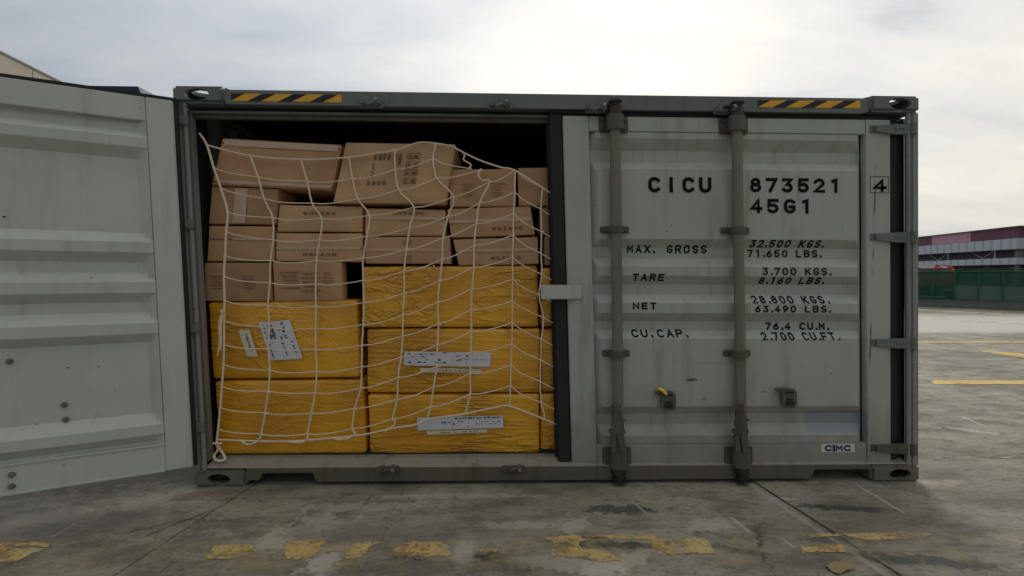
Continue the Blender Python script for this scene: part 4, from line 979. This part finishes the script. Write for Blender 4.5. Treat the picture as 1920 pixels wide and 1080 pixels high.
M = Mat('green_fence_paint', .5); M.color(M.mix(M.noise(6, 4), (.008, .085, .04), (.012, .12, .055))); m_fp = M.m
M = Mat('green_fence_netting', .7); x, y, z = M.sep()
M.color(M.mix(M.noise(3, 4), (.007, .066, .040), (.012, .095, .058)))
cell = M.math('MAXIMUM', M.math('SINE', M.math('MULTIPLY', M.math('ADD', x, M.math('MULTIPLY', y, -1)), 150)), M.math('SINE', M.math('MULTIPLY', z, 210)))
M.L.new(M.rng(cell, -.15, .35, .50, 1), M.b.inputs['Alpha']); m_net = M.m
fence = empty('mesh_fence', Vector(wp(0, .12, .36)), 'dark green mesh fence with angled post tops on the low wall', 'fence')
t0 = tp[0]-dt_*9
for i in range(13):
    t = t0+i*dt_; g = MB(ident); wbox(g, t-.045, t+.045, .08, .16, .36, fz); a = Vector(wp(t, .12, fz)); g.tube([a, a+Vector(wp(.33, .12, .20))-Vector(wp(0, .12, 0))], .022, 6)
    g.build('post', m_fp, fence)
    if i < 12:
        g = MB(ident); n = 4; g.add([wp(t+.01, .145, .37), wp(t+dt_-.01, .145, .37), wp(t+dt_-.01, .145, fz-.02), wp(t+.01, .145, fz-.02)], [(0, 1, 2, 3)]); g.build('netting', m_net, fence)
g = MB(ident)
for zz_ in (fz, .38): g.tube([wp(t0, .12, zz_), wp(t0+12*dt_, .12, zz_)], .022, 6)
for k_ in (.07, .15): g.tube([wp(t0+k_, .12, fz+k_*.8), wp(t0+12*dt_+k_, .12, fz+k_*.8)], .006, 4)
g.build('rail', m_fp, fence)

# red lorry beyond the fence
def frame_at(px, depth, z=0):
    d = ray(px, 540); d = Vector((d.x, d.y, 0)); p = Vector((CAM.x, CAM.y, 0)) + d*depth; return Vector((p.x, p.y, z))
def vehicle(name, origin, ax, s, body, roofm, label, cat):
    """cab-over lorry. ax: unit vector to the lorry's right as seen from its front; front faces the viewer"""
    ay = Vector((-ax.y, ax.x, 0)); xf = lambda v: origin + ax*(v[0]*s[0]) + ay*(v[1]*s[1]) + Vector((0, 0, v[2]*s[2]))
    root = empty(name, origin, label, cat)
    M = Mat(name+'_glass', .08, spec=.8); M.color((.03, .045, .05)); gl = M.m
    g = MB(xf); prf = [(0, .16), (-.02, .45), (0, .58), (.12, .88), (.22, .93), (.9, .93), (.95, .88), (.95, .16)]
    n = len(prf); g.add([(-.5, a, b) for a, b in prf]+[(.5, a, b) for a, b in prf], [tuple(range(n)), tuple(reversed(range(n, 2*n)))]+[(i, i+n, (i+1) % n+n, (i+1) % n) for i in range(n)])
    g.build('cab', body, root)
    g = MB(xf); g.box((-.49, -.07, .10), (.49, 0.03, .26), .02); g.box((-.40, -.075, .30), (.40, -.022, .40), .01); g.build('bumper', m_steel, root)
    g = MB(xf); g.add([(-.43, .005, .575), (.43, .005, .575), (.41, .112, .875), (-.41, .112, .875)], [(0, 1, 2, 3)]); g.build('windscreen', gl, root)
    for sx in (-1, 1):
        g = MB(xf); g.add([(sx*.503, .10, .58), (sx*.503, .55, .58), (sx*.503, .55, .84), (sx*.503, .22, .84)], [(0, 1, 2, 3)]); g.build('side_window', gl, root)
        g = MB(xf); g.box((sx*.56-.035, .04, .56), (sx*.56+.035, .07, .80), .01); g.tube([(sx*.5, .1, .82), (sx*.56, .06, .80)], .01, 6); g.build('mirror', m_steel, root)
        g = MB(xf); g.box((sx*.38-.08, -.085, .27), (sx*.38+.08, -.03, .34), .01); g.build('headlight', m_zinc, root)
        g = MB(xf); c = []
        for yy in (.30, 1.9): g = MB(xf); g.tube([(sx*.47-.07, yy, .14), (sx*.47+.07, yy, .14)], .14, 16); g.build('wheel', m_rub, root)
    g = MB(xf); g.prism([(-.46, .925), (.46, .925), (.47, .96), (.36, 1.03), (-.36, 1.03), (-.47, .96)], .12, .80); g.build('roof_deflector', roofm, root)
    g = MB(xf); g.box((-.47, 1.0, .18), (.47, 2.6, .86), .01); g.build('cargo_bed', body, root)
    return root
M = Mat('red_lorry_paint', .35); M.color(M.mix(M.noise(2, 3), (.42, .035, .04), (.30, .025, .03))); m_red = M.m
M = Mat('red_white_roof', .4); M.color(M.mix(M.rng(M.noise(1.6, 3), .48, .52), (.75, .12, .14), (.78, .74, .74))); m_rw = M.m
o_ = frame_at(1742, 29); vehicle('truck', o_, Vector((.72, -.69, 0)), (2.3, 2.0, 2.2), m_red, m_rw, 'red lorry with a red and white roof deflector behind the green fence', 'truck')
M = Mat('navy_lorry_paint', .3); M.color(M.mix(M.noise(2, 3), (.018, .025, .075), (.012, .018, .05))); m_navy = M.m

# long warehouse beyond
M = Mat('maroon_cladding', .6); x, y, z = M.sep(); M.color(M.mix(M.rng(M.math('SINE', M.math('MULTIPLY', y, 3.0)), .8, 1, 0, .35), (.14, .045, .075), (.09, .03, .05))); m_mar = M.m
M = Mat('faded_pink_cladding', .6); x, y, z = M.sep(); M.color(M.mix(M.rng(M.math('SINE', M.math('MULTIPLY', y, 3.0)), .8, 1, 0, .5), (.52, .27, .33), (.38, .18, .24))); m_pink = M.m
M = Mat('pale_metal_cladding', .55); x, y, z = M.sep(); M.color(M.mix(M.rng(M.math('SINE', M.math('MULTIPLY', M.math('ADD', y, x), 3.4)), .55, .95, 0, .7), (.50, .54, .60), (.28, .31, .36))); m_pale = M.m
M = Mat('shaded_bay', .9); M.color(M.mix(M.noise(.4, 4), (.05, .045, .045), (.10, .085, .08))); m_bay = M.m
HB = 9.0
c0 = G(1725, 444, HB); c1 = G(1912, 423, HB); bd = Vector((c1.x-c0.x, c1.y-c0.y, 0)); bl = bd.length; bd.normalize(); bn = Vector((bd.y, -bd.x, 0))   # bn: towards us
if bn.x > 0: bn = -bn
ware = empty('warehouse', Vector((c1.x, c1.y, 0)), 'long warehouse with maroon and faded pink top band over pale cladding', 'building')
def wb(name, mat, t0, t1, z0, z1, proud=0.0, deep=1.2, side=40):
    """one band of the facade: along the visible side, then round the corner"""
    def q(t, o, z): p = Vector((c1.x, c1.y, 0)) - bd*t + bn*o; return (p.x, p.y, z)
    g = MB(ident)
    g.add([q(t, o, z) for z in (z0, z1) for o in (proud, proud-deep) for t in (t0, t1)], [(0, 2, 3, 1), (4, 5, 7, 6), (0, 1, 5, 4), (2, 6, 7, 3), (0, 4, 6, 2), (1, 3, 7, 5)])
    if side and t0 <= 0: g.add([q(tt, o, z) for z in (z0, z1) for o in (proud-deep, -side) for tt in (-.01+t0, 1)], [(0, 2, 3, 1), (4, 5, 7, 6), (0, 1, 5, 4), (2, 6, 7, 3), (0, 4, 6, 2), (1, 3, 7, 5)])
    g.build(name, mat, ware); return q
LB = 110
def tw(px):      # distance from the corner along the facade, seen at a pixel column
    d = ray(px, 450); t = (Vector((c1.x, c1.y, 0))-CAM).dot(bn)/d.dot(bn); p = CAM+d*t; return -(Vector((p.x, p.y, 0))-Vector((c1.x, c1.y, 0))).dot(bd)
tpa, tpb = tw(1820), tw(1748)
wb('top_band', m_mar, 0, tpa-.02, 7.25, HB-.16); wb('faded_panel', m_pink, tpa, tpb, 7.25, HB-.16, .02, side=0); wb('top_band', m_mar, tpb+.02, LB, 7.25, HB-.16, side=0)
wb('roof_edge', m_wall, -.15, LB, HB-.16, HB, .2, 60, side=0)
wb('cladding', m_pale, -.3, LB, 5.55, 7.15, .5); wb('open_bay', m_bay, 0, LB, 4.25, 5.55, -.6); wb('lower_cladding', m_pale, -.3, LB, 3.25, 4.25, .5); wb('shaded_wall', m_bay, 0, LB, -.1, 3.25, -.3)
q = wb('corner_pier', m_wall, 0, .5, -.1, 5.55, .1, .8, side=0)
g = MB(ident)
for i in (0, 2, 5, 6, 9, 12):
    t = 4+i*4.6; g.tube([q(t, -.1, 4.25), q(t, -.1, 5.55)], .10, 6)
    g.tube([q(t, -.1, 5.5), q(t+2.3, -.1, 4.4), q(t+4.6, -.1, 5.5)], .05, 5)
g.build('truss', m_pale, ware)

# ------------------------------------------------------------------ background, left
M = Mat('beige_wall_panel', .8); M.color(M.mix(M.noise(.5, 5, .6), (.40, .36, .30), (.32, .29, .25))); m_beige = M.m
HL = 11.6; l0 = G(0, 95, HL); l1 = G(125, 158, HL); ld = Vector((l1.x-l0.x, l1.y-l0.y, 0)).normalized(); ln = Vector((-ld.y, ld.x, 0))
if ln.x > 0: ln = -ln                    # away from us
bb = empty('building', Vector((l0.x, l0.y, 0)), 'beige panelled building behind the open door at the upper left', 'building')
d_ = ray(61, 130); tt = (Vector((l0.x, l0.y, 0))-CAM).dot(ln)/d_.dot(ln); ps = CAM+d_*tt; tseam = (Vector((ps.x, ps.y, 0))-Vector((l0.x, l0.y, 0))).dot(ld)
def lbx(name, mat, t0, t1, o0, o1, z0, z1):
    g = MB(ident); vs = []
    for z in (z0, z1):
        for o in (o0, o1):
            for t in (t0, t1): p = Vector((l0.x, l0.y, 0))+ld*t+ln*o; vs.append((p.x, p.y, z))
    g.add(vs, [(0, 2, 3, 1), (4, 5, 7, 6), (0, 1, 5, 4), (2, 6, 7, 3), (0, 4, 6, 2), (1, 3, 7, 5)]); g.build(name, mat, bb)
step = 6.0
for i in range(-2, 3):
    for z0, z1 in ((0, 3.7), (3.73, 7.6), (7.63, HL-.12)): lbx('wall_panel', m_beige, tseam+i*step+.02, tseam+(i+1)*step-.02, 0, .12, z0, z1)
lbx('wall_core', m_bay, tseam-2*step+.05, tseam+3*step-.05, .1, 12, 0, HL-.13); lbx('coping', m_wall, tseam-2*step, tseam+3*step, -.03, .25, HL-.12, HL)
# navy lorry parked between, only its roof shows over the open door
p0 = CAM + ray(190, 164)*(5.4); vehicle('truck', Vector((p0.x, p0.y, 0)), Vector((1, 0, 0)), (.95, 1.0, p0.z/1.012), m_navy, m_navy, 'dark blue lorry cab whose roof just shows above the open door', 'truck')
